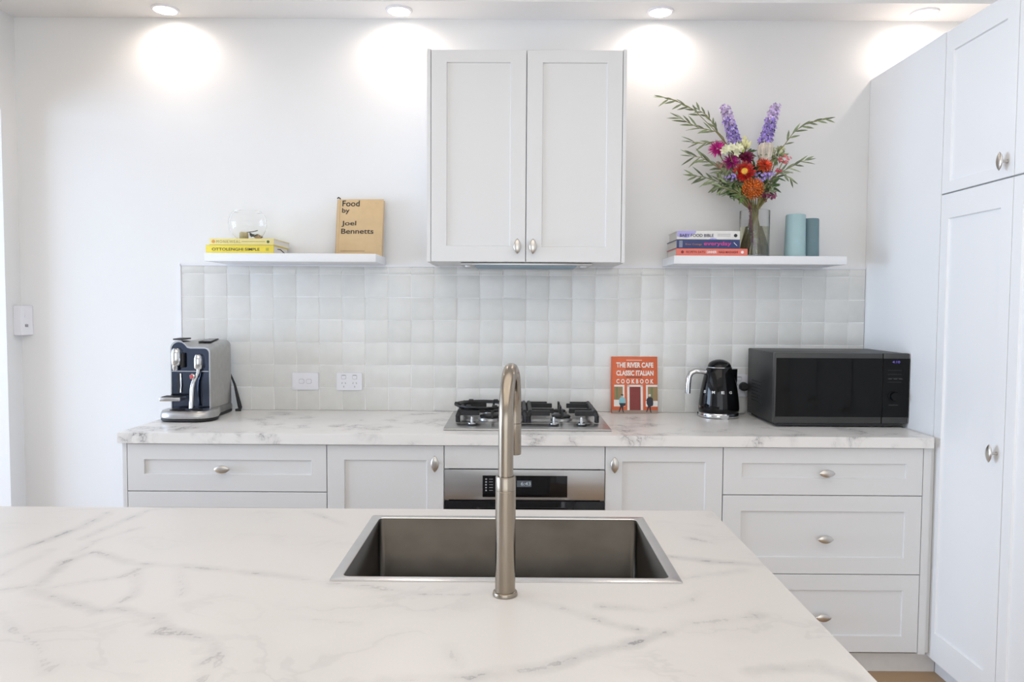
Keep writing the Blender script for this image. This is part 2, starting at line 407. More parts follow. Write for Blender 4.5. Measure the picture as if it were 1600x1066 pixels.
def base_unit(name, x0, x1, label, cat, grp='base cupboards under the back bench'):
    t = thing(name, ((x0 + x1) / 2, -.30, .09), label, cat, grp)
    Bx(x0 + .0005, x1 - .0005, -.580, -.002, .0905, .8695).build('carcass', M['cab'], t)
    return t
def front(t, x0, x1, z0, z1, kind, rails=(.062, .056, .062, .058), flat_=False, kn=None, kl=None):
    f = shaker((x0 + GAP, -.600, z0 + GAP), Xv, Zv, FN, x1 - x0 - 2 * GAP, z1 - z0 - 2 * GAP, rails, M['cab'], kind, t, flat_=flat_)
    if kn: knob((kn[0], -.600 if kl == 'f' else -.593, kn[1]), Xv if kind == 'drawer' else Zv, FN, f)
    return f
u1 = base_unit('drawer_unit', -1.434, -.692, 'white drawer unit at the left end of the back bench, below the coffee machine', 'drawers')
front(u1, -1.434, -.692, .689, .868, 'drawer', kn=(-1.076, .776)); front(u1, -1.434, -.692, .392, .689, 'drawer', kn=(-1.063, .540)); front(u1, -1.434, -.692, .095, .392, 'drawer', kn=(-1.063, .243))
u2 = base_unit('base_cabinet', -.692, -.257, 'white one-door base cupboard left of the oven', 'cupboard')
front(u2, -.692, -.257, .095, .868, 'door', (.063, .062, .062, .055), kn=(-.289, .803), kl='f')
u3 = base_unit('base_cabinet', .339, .776, 'white one-door base cupboard right of the oven', 'cupboard')
front(u3, .339, .776, .095, .868, 'door', (.062, .063, .062, .055), kn=(.372, .803), kl='f')
u4 = base_unit('drawer_unit', .776, 1.516, 'white three-drawer unit at the right end of the back bench, below the microwave', 'drawers')
for z0, z1, kz in ((.689, .868, .775), (.392, .689, .529), (.095, .392, .234)): front(u4, .776, 1.516, z0, z1, 'drawer', (.068, .060, .062, .058), kn=(1.154, kz))
ov = thing('oven_housing', (.041, -.3, .09), 'white housing around the built-in oven with a plain panel under the bench', 'cupboard', 'base cupboards under the back bench')
h = MB(); h.box(-.2565, -.241, -.58, -.002, .0905, .8695); h.box(.323, .3385, -.58, -.002, .0905, .8695); h.box(-.241, .323, -.58, -.002, .780, .8695); h.box(-.241, .323, -.58, -.002, .0905, .172); h.build('carcass', M['cab'], ov)
front(ov, -.257, .339, .780, .868, 'top_panel', flat_=True); front(ov, -.257, .339, .095, .172, 'bottom_panel', flat_=True)
tag(Bx(-1.450, -1.4345, -.600, -.002, .0005, .8695).build('end_panel', M['cab']), 'narrow white end panel closing the left end of the base cupboards', 'panel')
tag(Bx(1.5165, 1.5435, -.600, -.002, .0905, .8695).build('end_panel', M['cab']), 'narrow white end panel at the right end of the base cupboards by the tall cupboards', 'panel')
tag(Bx(1.5445, 1.5635, -.585, -.002, .0905, .908).build('filler_strip', M['cab']), 'slim white filler strip between base end panel and tall cupboards', 'panel')
tag(Bx(-1.434, 1.609, -.552, -.535, .0005, .0712).build('kickboard', flat('kick_white', (.72, .70, .67), .5)), 'recessed off-white kickboard under the base cupboards', 'kickboard')

# oven
o = thing('oven', (.041, -.3, .172), 'stainless steel built-in oven under the cooktop, mostly hidden behind the island', 'oven')
Bx(-.2405, .3225, -.595, -.02, .1735, .7785).build('oven_body', M['rubber'], o)
Bx(-.2555, .3375, -.603, -.5955, .666, .7785, bev=.001).build('fascia', M['steel'], o)
Bx(-.2555, .3375, -.605, -.5955, .174, .662, bev=.002).build('door', M['black'], o)
dp = Bx(-.114, .200, -.6050, -.6031, .676, .757, bev=.0006).build('control_panel', M['black'], o)
Bx(.013, .067, -.6056, -.6051, .715, .739).build('display', M['tealglass'], dp)
text('6:43', (.028, -.6057, .721), Xv, Zv, .036, .013, M['digits'], dp)
for k in range(5):
    Bx(-.104, -.098, -.6056, -.6051, .699 + k * .0105, .704 + k * .0105).build('button_mark', M['pdark'], dp)
    Bx(-.090, -.076, -.6056, -.6051, .701 + k * .0105, .7025 + k * .0105).build('button_mark', M['pdark'], dp)
hd = MB(); hd.tube([(-.16, -.652, .632), (.24, -.652, .632)], .009, 16); hd.tube([(-.13, -.605, .632), (-.13, -.652, .632)], .007, 12); hd.tube([(.21, -.605, .632), (.21, -.652, .632)], .007, 12)
hd.build('handle', M['rim'], o)

# worktop
CT0, CT1 = .871, .911
wt = MB(); wt.prism([(-1.458, -.62), (1.541, -.62), (1.541, -.0005), (-1.458, -.0005)], CT0, CT1, .0015)
tag(wt.build('benchtop', M['marble2']), 'long white marble-look benchtop with grey veins along the back wall', 'benchtop')

# ------------------------------------------------------------------ wall cabinet with range hood
wc = thing('wall_cabinet', (.043, -.17, 1.559), 'white two-door shaker wall cabinet above the cooktop', 'cabinet')
Bx(-.336, .4245, -.329, -.002, 1.5605, 2.3965).build('carcass', M['cab'], wc)
Bx(-.351, -.3365, -.350, -.002, 1.5595, 2.3975).build('side_panel', M['cab'], wc); Bx(.425, .4385, -.350, -.002, 1.5595, 2.3975).build('side_panel', M['cab'], wc)
dl = shaker((-.3345, -.350, 1.561), Xv, Zv, FN, .3765, .832, (.061, .061, .062, .047), M['cab'], 'door', wc)
knob((.010, -.350, 1.621), Zv, FN, dl)
dr = shaker((.0455, -.350, 1.561), Xv, Zv, FN, .3775, .832, (.061, .060, .060, .047), M['cab'], 'door', wc)
knob((.072, -.350, 1.621), Zv, FN, dr)
rh = thing('range_hood', (.047, -.2, 1.545), 'slim grey slide-out range hood under the wall cabinet', 'range hood')
Bx(-.219, .313, -.325, -.05, 1.549, 1.5588, bev=.001).build('body', M['steel'], rh)
Bx(-.160, .250, -.318, -.10, 1.544, 1.5488).build('filter', flat('hood_blue', (.20, .30, .38), .4), rh)
for xx in (-.19, .28): MB().capped([(.012, 1.5435), (.014, 1.5488)], (xx, -.28, 0), 20).build('hood_lamp', M['plastic'], rh)

# ------------------------------------------------------------------ shelves
def shelf(x0, x1, lb):
    return tag(Bx(x0, x1, -.250, -.0125, 1.563, 1.597, bev=.001).build('floating_shelf', M['shelf']), lb, 'shelf', 'floating shelves beside the wall cabinet')
shelf(-1.284, -.574, 'white floating shelf left of the wall cabinet, holding yellow books')
shelf(.658, 1.370, 'white floating shelf right of the wall cabinet, holding the flower vase')
SH = 1.5975

# ------------------------------------------------------------------ tall cupboards on the right
TXF = 1.565
def tall_front(t, y0, y1, z0, z1, rails, kn=None):
    # U runs towards the camera, N = -x
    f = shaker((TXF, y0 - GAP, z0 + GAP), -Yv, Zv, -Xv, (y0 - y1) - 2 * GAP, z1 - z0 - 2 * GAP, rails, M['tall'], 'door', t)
    if kn: knob((TXF, kn[0], kn[1]), Zv, -Xv, f)
    return f
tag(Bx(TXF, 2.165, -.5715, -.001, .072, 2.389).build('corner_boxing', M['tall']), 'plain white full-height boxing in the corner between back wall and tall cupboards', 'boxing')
TU = ['tall white shaker cupboard with upper and lower doors, nearest the back bench', 'second tall white cupboard from the back wall, cut by the right edge', 'third tall white cupboard from the back wall']
for i, lb in enumerate(TU):
    y0 = -.572 - i * .393; y1 = y0 - .393
    t = thing('tall_cupboard', (1.87, (y0 + y1) / 2, .07), lb, 'cupboard', 'tall cupboards on the right')
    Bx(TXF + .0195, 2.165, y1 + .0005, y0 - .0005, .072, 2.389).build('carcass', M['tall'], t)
    tall_front(t, y0, y1, 1.802, 2.389, (.046, .055, .040, .078), (y1 + .032, 1.853))
    tall_front(t, y0, y1, .073, 1.800, (.046, .055, .105, .088), (y1 + .032, .916))
tag(Bx(TXF + .045, TXF + .062, -1.750, -.5535, .0005, .071).build('kickboard', flat('kick_cool', (.76, .77, .78), .5)), 'recessed white kickboard under the tall cupboards', 'kickboard')

# ------------------------------------------------------------------ island
IX0, IX1, IY0, IY1 = -2.05, .462, -2.62, -1.612
SX0, SX1, SY0, SY1 = -.298, .274, -2.047, -1.689        # bowl opening
VE = [  # main veins of the stone: polylines on the top (x, y) and strength, read from the photograph
 ([(0, 870), (70, 845), (130, 822), (170, 800)], .9), ([(130, 842), (190, 815), (235, 797), (270, 793)], .8), ([(120, 865), (150, 845), (215, 826)], .6),
 ([(0, 922), (60, 915), (100, 878), (150, 862)], .9), ([(150, 862), (205, 880), (280, 885), (360, 892), (440, 900), (520, 912)], .75),
 ([(50, 922), (100, 938), (150, 955), (180, 950), (240, 965), (270, 985), (330, 1000), (350, 1025), (315, 1066)], .85),
 ([(60, 922), (120, 912), (190, 902), (215, 890)], .6), ([(215, 890), (210, 930), (170, 950)], .5), ([(0, 960), (20, 985), (60, 1010), (75, 1050), (110, 1020)], .5),
 ([(520, 912), (590, 918), (650, 928), (720, 930), (760, 925)], .9), ([(820, 938), (880, 952), (950, 975), (1000, 985)], .8),
 ([(700, 1062), (790, 1052), (850, 1044), (920, 1020), (990, 1006), (1050, 985), (1070, 975), (1140, 968), (1185, 962)], 1.0),
 ([(600, 1064), (700, 1062)], .8), ([(1040, 950), (1080, 940), (1090, 925)], .6), ([(940, 948), (1020, 955)], .6), ([(1180, 1050), (1230, 1045), (1280, 1038), (1330, 1060)], .9),
 ([(1045, 870), (1120, 878), (1190, 882)], .8), ([(1070, 903), (1110, 898), (1160, 892)], .6), ([(480, 800), (520, 812), (545, 822)], .6), ([(490, 840), (520, 838)], .5),
 ([(700, 1010), (720, 1040)], .35), ([(280, 885), (285, 930)], .4), ([(430, 955), (440, 940), (460, 965), (560, 975)], .35), ([(1080, 842), (1112, 848)], .8), ([(1030, 815), (1110, 822)], .4),
 ([(230, 975), (262, 970), (240, 990), (280, 992)], .7), ([(310, 1040), (350, 1020), (340, 1045), (310, 1066)], .8), ([(0, 900), (40, 880), (80, 860)], .5)]
def on_top(px, py, z=.911):
    r = AX.transposed() @ Vector(((px - 800) / FOC, 1, -(py - 533) / FOC)); return CAM + r * ((z - CAM.z) / r.z)
segs = []
for pl, st in VE:
    P = [on_top(*p) for p in pl]
    for a, c in zip(P, P[1:]): segs.append((a.x, a.y, c.x, c.y, st))
def vein_at(x, y):
    best = 9; s_ = 0
    for ax, ay, bx_, by, st in segs:
        dx, dy = bx_ - ax, by - ay; t = ((x - ax) * dx + (y - ay) * dy) / (dx * dx + dy * dy + 1e-12); t = max(0, min(1, t))
        d_ = math.hypot(x - ax - t * dx, y - ay - t * dy) * (1.6 - .6 * st)
        if d_ < best: best = d_; s_ = st
    return best, s_
it = MB(); B = it.b
def grid_lines(a, b_, cuts, step):
    out = []
    ks = [a] + [c for c in cuts if a < c < b_] + [b_]
    for p, q in zip(ks, ks[1:]):
        n_ = max(1, round((q - p) / step)); out += [p + (q - p) * i / n_ for i in range(n_)]
    return out + [b_]
gx = grid_lines(IX0, IX1, [-1.5, SX0, SX1], .009); gy = grid_lines(IY0, IY1, [SY0, SY1], .009)
V0 = {}
for i, x in enumerate(gx):
    for j, y in enumerate(gy): V0[i, j] = B.verts.new((x, y, CT1))
for i in range(len(gx) - 1):
    for j in range(len(gy) - 1):
        if gx[i] > SX0 - .001 and gx[i + 1] < SX1 + .001 and gy[j] > SY0 - .001 and gy[j + 1] < SY1 + .001: continue
        B.faces.new((V0[i, j], V0[i + 1, j], V0[i + 1, j + 1], V0[i, j + 1]))
for v in [v for v in B.verts if not v.link_faces]: B.verts.remove(v)
B.verts.index_update()
bo = [e for e in B.edges if len(e.link_faces) == 1]
ex = bmesh.ops.extrude_edge_only(B, edges=bo)
for v in [q for q in ex['geom'] if isinstance(q, bmesh.types.BMVert)]: v.co.z = CT0
# underside
lo = [B.verts.new(p) for p in ((IX0, IY0, CT0), (IX1, IY0, CT0), (IX1, IY1, CT0), (IX0, IY1, CT0), (SX0, SY0, CT0), (SX1, SY0, CT0), (SX1, SY1, CT0), (SX0, SY1, CT0))]
for i in range(4): B.faces.new((lo[i], lo[4 + i], lo[4 + (i + 1) % 4], lo[(i + 1) % 4]))
isl = it.build('island_benchtop', M['marble'], None, 35)
me = isl.data; ca = me.color_attributes.new('vein', 'FLOAT_COLOR', 'POINT'); L = isl.location
for i, v in enumerate(me.vertices):
    d_, st = vein_at(v.co.x + L.x, v.co.y + L.y)
    ca.data[i].color = (min(1, d_ / .08), st, 0, 1)
tag(isl, 'large white marble-look island benchtop with grey veins in the foreground', 'benchtop')
ic = thing('island_cabinet', (-.8, -2.1, 0), 'white cupboard base under the island benchtop', 'cabinet')
b_ = MB()
for bx4 in ((-2.0, -.33, -2.35, -1.665, .09, .870), (.306, .430, -2.35, -1.665, .09, .870), (-.33, .306, -2.35, -1.665, .09, .68)): b_.box(*bx4)
b_.build('carcass', M['cab'], ic)
Bx(-1.96, .39, -2.30, -1.72, .0005, .0895).build('kick', M['cab'], ic)
for a, c in ((-1.98, -1.43), (-1.43, -.88), (-.88, -.33), (-.33, .425)):
    f = shaker((c - GAP, -1.645, .095), -Xv, Zv, Yv, c - a - 2 * GAP, .77, (.06, .06, .06, .06), M['cab'], 'door', ic); knob((c - .04, -1.645, .80), Zv, Yv, f)
# sink
sk = thing('sink', (-.012, -1.868, .70), 'rectangular stainless steel sink set into the island', 'sink')
def ringmesh(b, polys):
    R_ = [[b.b.verts.new(p) for p in q] for q in polys]
    for A, C in zip(R_, R_[1:]):
        for k in range(len(A)): b.b.faces.new((A[k], A[(k + 1) % len(A)], C[(k + 1) % len(A)], C[k]))
    return R_
cx, cy = (SX0 + SX1) / 2, (SY0 + SY1) / 2; bw, bh = SX1 - SX0 - .004, SY1 - SY0 - .004
def rz(w_, h_, r_, z, oy=0): return [(p[0], p[1], z) for p in rrect(w_, h_, r_, 6, cx, cy + oy)]
b_ = MB(); ringmesh(b_, [rz(.606, .392, .002, .9113, .0), rz(.606, .392, .002, .9128, .0), rz(.603, .389, .0015, .9133), rz(bw + .002, bh + .002, .013, .9133), rz(bw, bh, .012, .9120)])
b_.build('rim', M['rim'], sk, 40)
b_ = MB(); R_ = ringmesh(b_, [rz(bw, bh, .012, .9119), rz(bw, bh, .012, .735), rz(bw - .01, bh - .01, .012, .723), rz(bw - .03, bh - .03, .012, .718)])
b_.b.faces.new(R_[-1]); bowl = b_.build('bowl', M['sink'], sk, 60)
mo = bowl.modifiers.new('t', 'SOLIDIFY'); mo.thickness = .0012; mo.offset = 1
MB().capped([(.045, .7192), (.045, .7205), (.03, .7195)], (cx, cy, 0), 32).build('drain', M['chrome'], sk)
# mixer tap
fx, fy = -.0125, -2.117
tp = thing('mixer_tap', (fx, fy, .9115), 'tall brushed nickel gooseneck tap standing on the island in front of the sink', 'tap')
MB().capped([(.0205, .9118), (.0205, .9135), (.0195, .917), (.0170, .9185)], (fx, fy, 0), 40).build('base_flange', M['faucet'], tp)
b_ = MB(); b_.lathe([(.0165, .918), (.0165, 1.0838), (.0161, 1.0842), (.0161, 1.0848), (.0165, 1.0852), (.0165, 1.106), (.0157, 1.1075), (.0128, 1.1075), (.0128, 1.100)], (fx, fy, 0), 40); b_.build('lower_body', M['faucet'], tp)
pts = [Vector((fx, fy, z)) for z in (1.10, 1.13, 1.16, 1.185)]
ra = .083; dirv = Vector((.085, 1, 0)).normalized()
for k in range(0, 21):
    a = PI * k / 20; pts.append(Vector((fx, fy, 1.190)) + dirv * (ra - ra * math.cos(a)) + Zv * (ra * math.sin(a)))
e_ = pts[-1]; pts += [e_ - Zv * .012, e_ - Zv * .020]
MB().tube(pts, .0123, 32).build('spout_pipe', M['faucet'], tp, 50)
b_ = MB(); b_.tube([e_ - Zv * .019, e_ - Zv * .022], .0112, 28); b_.tube([e_ - Zv * .022, e_ - Zv * .0225, e_ - Zv * .079, e_ - Zv * .080], [.0118, .0125, .0125, .012], 28)
b_.build('spray_head', M['faucet'], tp, 50)

# ------------------------------------------------------------------ electrical plates
def plate(x0, x1, z0, z1, name, lb, cat):
    t = thing(name, ((x0 + x1) / 2, -.011, z0), lb, cat)
    b = MB(); b.slab(((x0 + x1) / 2, -.0100, (z0 + z1) / 2), Xv, Zv, FN, rrect(x1 - x0, z1 - z0, .006, 4), .007)
    bmesh.ops.bevel(b.b, geom=[e for e in b.b.edges if all(v.co.y < -.016 for v in e.verts)], offset=.0015, segments=2, affect='EDGES')
    b.build('face_plate', M['plastic'], t); return t
def outline(t, cx_, cz_, w_, h_, m, name, y=-.0175):
    b = MB(); o_ = rrect(w_, h_, min(w_, h_) * .3, 4); i_ = rrect(w_ - .0025, h_ - .0025, min(w_, h_) * .26, 4)
    A = [b.b.verts.new((cx_ + a, y, cz_ + c)) for a, c in o_]; C = [b.b.verts.new((cx_ + a, y, cz_ + c)) for a, c in i_]
    for k in range(len(A)): b.b.faces.new((A[k], A[(k + 1) % len(A)], C[(k + 1) % len(A)], C[k]))
    A2 = [b.b.verts.new((cx_ + a, y - .0012, cz_ + c)) for a, c in i_]; 
    b.build(name + '_gap', m, t)
    b = MB(); b.slab((cx_, y + .0002, cz_), Xv, Zv, FN, i_, .0018); b.build(name, M['plastic'], t)
p1 = plate(-.995, -.877, 1.003, 1.081, 'switch_plate', 'white double rocker switch plate on the tiles, left of the power outlet', 'switch')
for dx in (-.0165, .0165): outline(p1, -.936 + dx, 1.042, .024, .020, M['pdark'], 'rocker')
def gpo(t, x0, x1, z1):
    for cx_ in (x0 + .033, x1 - .033):
        outline(t, cx_, z1 - .019, .021, .020, M['pdark'], 'rocker')
        Bx(cx_ - .0095, cx_ + .0095, -.0196, -.0192, z1 - .0125, z1 - .010).build('rocker_mark', M['pdark'], t)
        b = MB()
        for sx in (-1, 1): b.slab((cx_ + sx * .0075, -.0174, z1 - .046), (.94, 0, sx * .34), (-sx * .34, 0, .94), FN, [(-.0014, -.0038), (.0014, -.0038), (.0014, .0038), (-.0014, .0038)], .0006)
        b.box(cx_ - .0014, cx_ + .0014, -.018, -.0174, z1 - .066, z1 - .058); b.build('pin_slots', M['pdark'], t)
p2 = plate(-.796, -.681, 1.002, 1.081, 'power_outlet', 'white double power outlet on the tiles, left of the cooktop', 'power outlet', )
gpo(p2, -.796, -.681, 1.081)
p3 = plate(.975, 1.090, .985, 1.084, 'power_outlet', 'white power outlet between kettle and microwave, with the kettle plugged in', 'power outlet')
gpo(p3, .975, 1.090, 1.084)
# plug and cord of the kettle
pg = thing('kettle_plug', (1.024, -.018, 1.02), 'round black plug with cord in the outlet behind the kettle', 'plug')
MB().capped([(.018, 0), (.020, .006), (.019, .022), (.013, .028)], (1.024, -.0202, 1.032), 28, axis=FN).build('plug_body', M['rubber'], pg)
MB().tube([(1.026, -.04, 1.018), (1.040, -.045, .985), (1.046, -.05, .955), (1.038, -.052, .930), (1.020, -.055, .9155), (.985, -.075, .9150), (.962, -.098, .9150)], .0032, 10).build('cord', flat('cord_grey', (.34, .34, .33), .5), pg)
MB().tube([(1.045, -.030, 1.03), (1.056, -.034, 1.0), (1.054, -.036, .975), (1.060, -.036, .962)], .0042, 10).build('plug_tail', M['rubber'], pg)
# switch box in the left corner
lb_ = thing('switch_box', (-2.19, -.03, 1.24), 'white surface-mounted switch box in the left corner by the door', 'switch')
b_ = MB(); b_.prism([(-2.2145, -.054), (-2.181, -.056), (-2.163, -.001), (-2.2145, -.001)], 1.243, 1.374, .0015); b_.build('box', M['plastic'], lb_)
U = Vector((.018, .055, 0)).normalized(); N_ = U.cross(Zv)
O_ = Vector((-2.181, -.056, 1.243)) + N_ * .0005
b_ = MB(); b_.slab(O_ + Zv * .078, U, Zv, N_, [(.017, 0), (.042, 0), (.042, .018), (.017, .018)], .0015); b_.build('rocker', M['plastic'], lb_)
b_ = MB(); b_.slab(O_ + Zv * .036, U, Zv, N_, [(.020, 0), (.032, 0), (.032, .012), (.020, .012)], .003); b_.build('knob', M['pdark'], lb_)

# ------------------------------------------------------------------ cooktop
hb = thing('gas_cooktop', (.052, -.28, .9115), 'stainless steel gas cooktop with black cast iron grates on the back bench', 'cooktop')
b_ = MB(); b_.box(-.268, .372, -.530, -.045, .9115, .9185, bev=.003, seg=3); b_.build('hob_plate', M['steel'], hb)
Bx(-.222, .322, -.395, -.070, .9186, .9195, bev=.0004).build('hob_well', M['steel'], hb)
for k, (x, y, r_) in enumerate(((-.095, -.145, .040), (-.095, -.300, .052), (.195, -.145, .034), (.195, -.300, .045))):
    b = MB().capped([(r_, .9196), (r_, .928), (r_ * .9, .931)], (x, y, 0), 32).build('burner', M['steel'], hb)
    MB().capped([(r_ * .82, .9312), (r_ * .86, .936), (r_ * .7, .940)], (x, y, 0), 32).build('burner_cap', M['iron'], b)
for cx_ in (-.087, .195):
    b = MB(); hw = .136 if cx_ < 0 else .136; y0, y1 = -.385, -.075; zt = .966; zb = .947
    def bar(xa, ya, xb, yb, h0=zb, h1=zt, wd=.0075):
        d = Vector((xb - xa, yb - ya, 0)).normalized(); n_ = Vector((-d.y, d.x, 0)) * wd
        A = [(xa + n_.x, ya + n_.y), (xa - n_.x, ya - n_.y), (xb - n_.x, yb - n_.y), (xb + n_.x, yb + n_.y)]
        b.prism(A, h0, h1, .0015)
    for sx in (-1, 1):
        X0 = cx_ + sx * hw
        b.tube([(X0, y0 + .004, .9225), (X0, y0, .945), (X0 - sx * .006, y0 + .012, .961), (X0 - sx * .006, y1 - .012, .961), (X0, y1, .945), (X0, y1 - .004, .9225)], [.0095] * 6, 10)
        for yy in (-.355, -.300, -.145, -.095): bar(X0 - sx * .004, yy, X0 - sx * (.105 if yy in (-.300, -.145) else .085), yy)
    bar(cx_ - .05, y0 + .012, cx_ - hw, y0 + .012); bar(cx_ + .05, y0 + .012, cx_ + hw, y0 + .012)
    bar(cx_ - .05, y1 - .012, cx_ - hw, y1 - .012); bar(cx_ + .05, y1 - .012, cx_ + hw, y1 - .012)
    for yy, dy in ((y0 + .01, .06), (y1 - .01, -.045)): bar(cx_, yy, cx_, yy + dy, .935, .968, .004)
    bar(cx_, -.225, cx_, -.255, .935, .968, .004); bar(cx_, -.22, cx_, -.19, .935, .968, .004)
    b.build('grate', M['iron'], hb)
b = MB(); b.lathe([(.098, .9665), (.106, .9665), (.118, .974), (.118, .979), (.112, .979), (.098, .972), (.098, .9665)], (-.130, -.25, 0), 40)
for k in range(6):
    a = k * PI / 3; b.box(-.130 + .106 * math.cos(a) - .010, -.130 + .106 * math.cos(a) + .010, -.25 + .106 * math.sin(a) - .008, -.25 + .106 * math.sin(a) + .008, .968, .984, bev=.002)
tag(b.build('wok_ring', M['iron']), 'round black cast iron wok ring resting on the left cooktop grate', 'wok ring')
for x in (-.163, -.022, .157, .265):
    k_ = MB().capped([(.0195, .9186), (.0195, .9245)], (x, -.445, 0), 28).build('knob_skirt', M['rubber'], hb)
    b = MB().capped([(.0165, .9246), (.0165, .9290), (.0155, .930), (.008, .9305)], (x, -.445, 0), 28)
    b.tube([(x, -.445, .930), (x, -.445, .952)], [.0058, .0045], 16); b.build('control_knob', M['chrome'], hb)
text('Miele', (.062, -.489, .9186), Xv, Yv, .043, .010, M['pdark'], hb)

# ------------------------------------------------------------------ coffee machine
CX0, CX1, CYF, CYB = -1.409, -1.247, -.285, -.065
cm = thing('coffee_machine', ((CX0 + CX1) / 2, -.2, .9115), 'silver capsule espresso machine with steam wand at the left end of the bench', 'coffee machine')
def sideprof():     # outline of the body as seen from the front (x, z): rounded shoulders, left hump higher
    P = [(CX0, .955), (CX0, 1.200)]
    for k in range(1, 9):
        a = PI - PI * .5 * k / 8; P.append((CX0 + .034 + .034 * math.cos(a), 1.200 + .036 * math.sin(a)))
    P += [(CX0 + .046, 1.234), (CX0 + .058, 1.225), (CX0 + .068, 1.2125), (CX0 + .082, 1.209), (CX1 - .022, 1.209)]
    for k in range(1, 8):
        a = PI / 2 - PI / 2 * k / 7; P.append((CX1 - .020 + .020 * math.cos(a), 1.189 + .020 * math.sin(a)))
    P += [(CX1, .955)]
    return P
P = sideprof()
def loft(b, rings, closed=True):
    R_ = [[b.b.verts.new(p) for p in r] for r in rings]
    for A, C in zip(R_, R_[1:]):
        for k in range(len(A) if closed else len(A) - 1): b.b.faces.new((A[k], A[(k + 1) % len(A)], C[(k + 1) % len(A)], C[k]))
    return R_
b_ = MB()
def fr(y, lift, q=0):
    zc = 1.08
    out = []
    for x, z in P:
        zt_ = z
        if z > 1.16:
            e_ = min(x - CX0, CX1 - x); e_ = min(.03, max(0, e_)); zt_ = 1.203 + math.sqrt(max(0, .03 ** 2 - (.03 - e_) ** 2)) * .95
            zt_ = z * (1 - lift) + zt_ * lift
        out.append((x + (q if x < -1.33 else -q), y, zt_))
    return out
R_ = loft(b_, [fr(CYF - .006, 0), fr(CYF, .0), fr(-.26, .25), fr(-.23, .6), fr(-.19, .9), fr(-.15, 1), fr(-.09, 1), fr(CYB - .008, .98, .0), fr(CYB, .9, .008)])
b_.b.faces.new(R_[-1]); b_.b.faces.new(R_[0][::-1]); b_.build('housing', M['steel'], cm, 40)
# chrome bezel around the front
b_ = MB(); fr_o = [(x, z) for x, z in P]; cxm = (CX0 + CX1) / 2
inn = []
for x, z in P: inn.append((cxm + (x - cxm) * .95, .955 + (z - .955) * (.975) if z > 1 else z))
A = [(x, CYF - .011, z) for x, z in P]; C = [(x, CYF - .011, z) for x, z in inn]; D_ = [(x, CYF - .006, z) for x, z in P]; E_ = [(x, CYF - .0065, z) for x, z in inn]
loft(b_, [D_, A, C, E_], False); b_.build('bezel', M['chrome'], cm, 50)
b_ = MB(); v_ = [b_.b.verts.new((x, CYF - .0068, z)) for x, z in inn]; b_.b.faces.new(v_)
b_.build('front_plate', noisy(mat('dark_mirror', (.075, .09, .125), .12, 1), 6, .1), cm)
b_ = MB(); b_.box(CX0 + .006, CX1 - .006, CYF - .013, CYF - .007, 1.108, 1.111); b_.build('front_seam', M['chrome'], cm)
# top display, lever and lid
TYC = -.215
b_ = MB(); b_.slab((-1.300, -.225, 1.2250), (1, 0, 0), (0, .99, .10), (0, -.10, .99), [(-.024, 0), (.030, 0), (.028, .085), (-.012, .085)], .004); b_.build('display_frame', M['rubber'], cm)
b_ = MB(); b_.slab((-1.300, -.225, 1.2292), (1, 0, 0), (0, .99, .10), (0, -.10, .99), [(-.017, .008), (.025, .008), (.023, .078), (-.008, .078)], .0006); b_.build('display', flat('screen_grey', (.12, .12, .13), .2), cm)
b_ = MB(); b_.slab((CX0 + .006, CYF - .012, 1.2372), (1, 0, .0), (0, 1, .02), (0, -.02, 1), rrect(.046, .085, .012, 5, .024, .044), .005); b_.build('capsule_lever', M['rubber'], cm)
# capsule head and steam head
def head(x, z0, z1, r_, nm):
    MB().capped([(r_ * .82, z0), (r_ * .95, z0 + .006), (r_, z0 + .02), (r_, z1 - .022), (r_ * .9, z1 - .009), (r_ * .6, z1 - .001)], (x, CYF - .018, 0), 28).build(nm, M['chrome'], cm)
head(CX0 + .028, 1.135, 1.205, .021, 'coffee_head'); MB().capped([(.009, 1.113), (.012, 1.120), (.012, 1.136)], (CX0 + .024, CYF - .020, 0), 20).build('coffee_outlet', M['chrome'], cm)
b_ = MB(); b_.box(CX0 + .046, CX0 + .060, CYF - .024, CYF - .007, 1.125, 1.185, bev=.003); b_.build('head_bracket', M['iron'], cm)
head(CX1 - .045, 1.120, 1.180, .0185, 'steam_head')
wx = CX1 - .045
b_ = MB(); b_.tube([(wx + .002, CYF - .022, 1.122), (wx + .003, CYF - .026, 1.106), (wx - .004, CYF - .034, 1.085), (wx - .012, CYF - .040, 1.068), (wx - .015, CYF - .043, 1.045), (wx - .016, CYF - .048, 1.0), (wx - .017, CYF - .053, .962)], [.0085, .007, .007, .0085, .0092, .009, .0085], 16)
b_.build('steam_wand', M['chrome'], cm)
b_ = MB(); b_.capped([(.009, -.004), (.012, 0), (.012, .006), (.008, .009)], (wx - .013, CYF - .040, 1.090), 20, axis=(-.2, -1, .1)); w_ = b_.build('wand_grip', M['chrome'], cm)
MB().capped([(.0085, .0092), (.007, .0105)], (wx - .013, CYF - .040, 1.090), 18, axis=(-.2, -1, .1)).build('red_mark', flat('signal_red', (.5, .03, .03), .4), w_)
b_ = MB(); b_.slab((CX0 + .036, CYF - .0072, 1.06), Xv, Zv, FN, rrect(.018, .085, .0088, 8), .003); b_.build('slot', M['rubber'], cm)
b_ = MB(); b_.tube([(CX0 + .042, CYF - .011, 1.10), (CX0 + .044, CYF - .012, 1.05), (CX0 + .041, CYF - .011, 1.022)], .0028, 10); b_.build('slot_trim', M['chrome'], cm)
# cup stand
cs_ = Bx(CX0 - .022, CX0 + .062, CYF - .068, CYF - .007, .992, 1.008, bev=.003).build('cup_support', M['steel'], cm)
Bx(CX0 - .016, CX0 + .056, CYF - .062, CYF - .012, 1.0085, 1.0100).build('support_grid', M['rubber'], cs_)
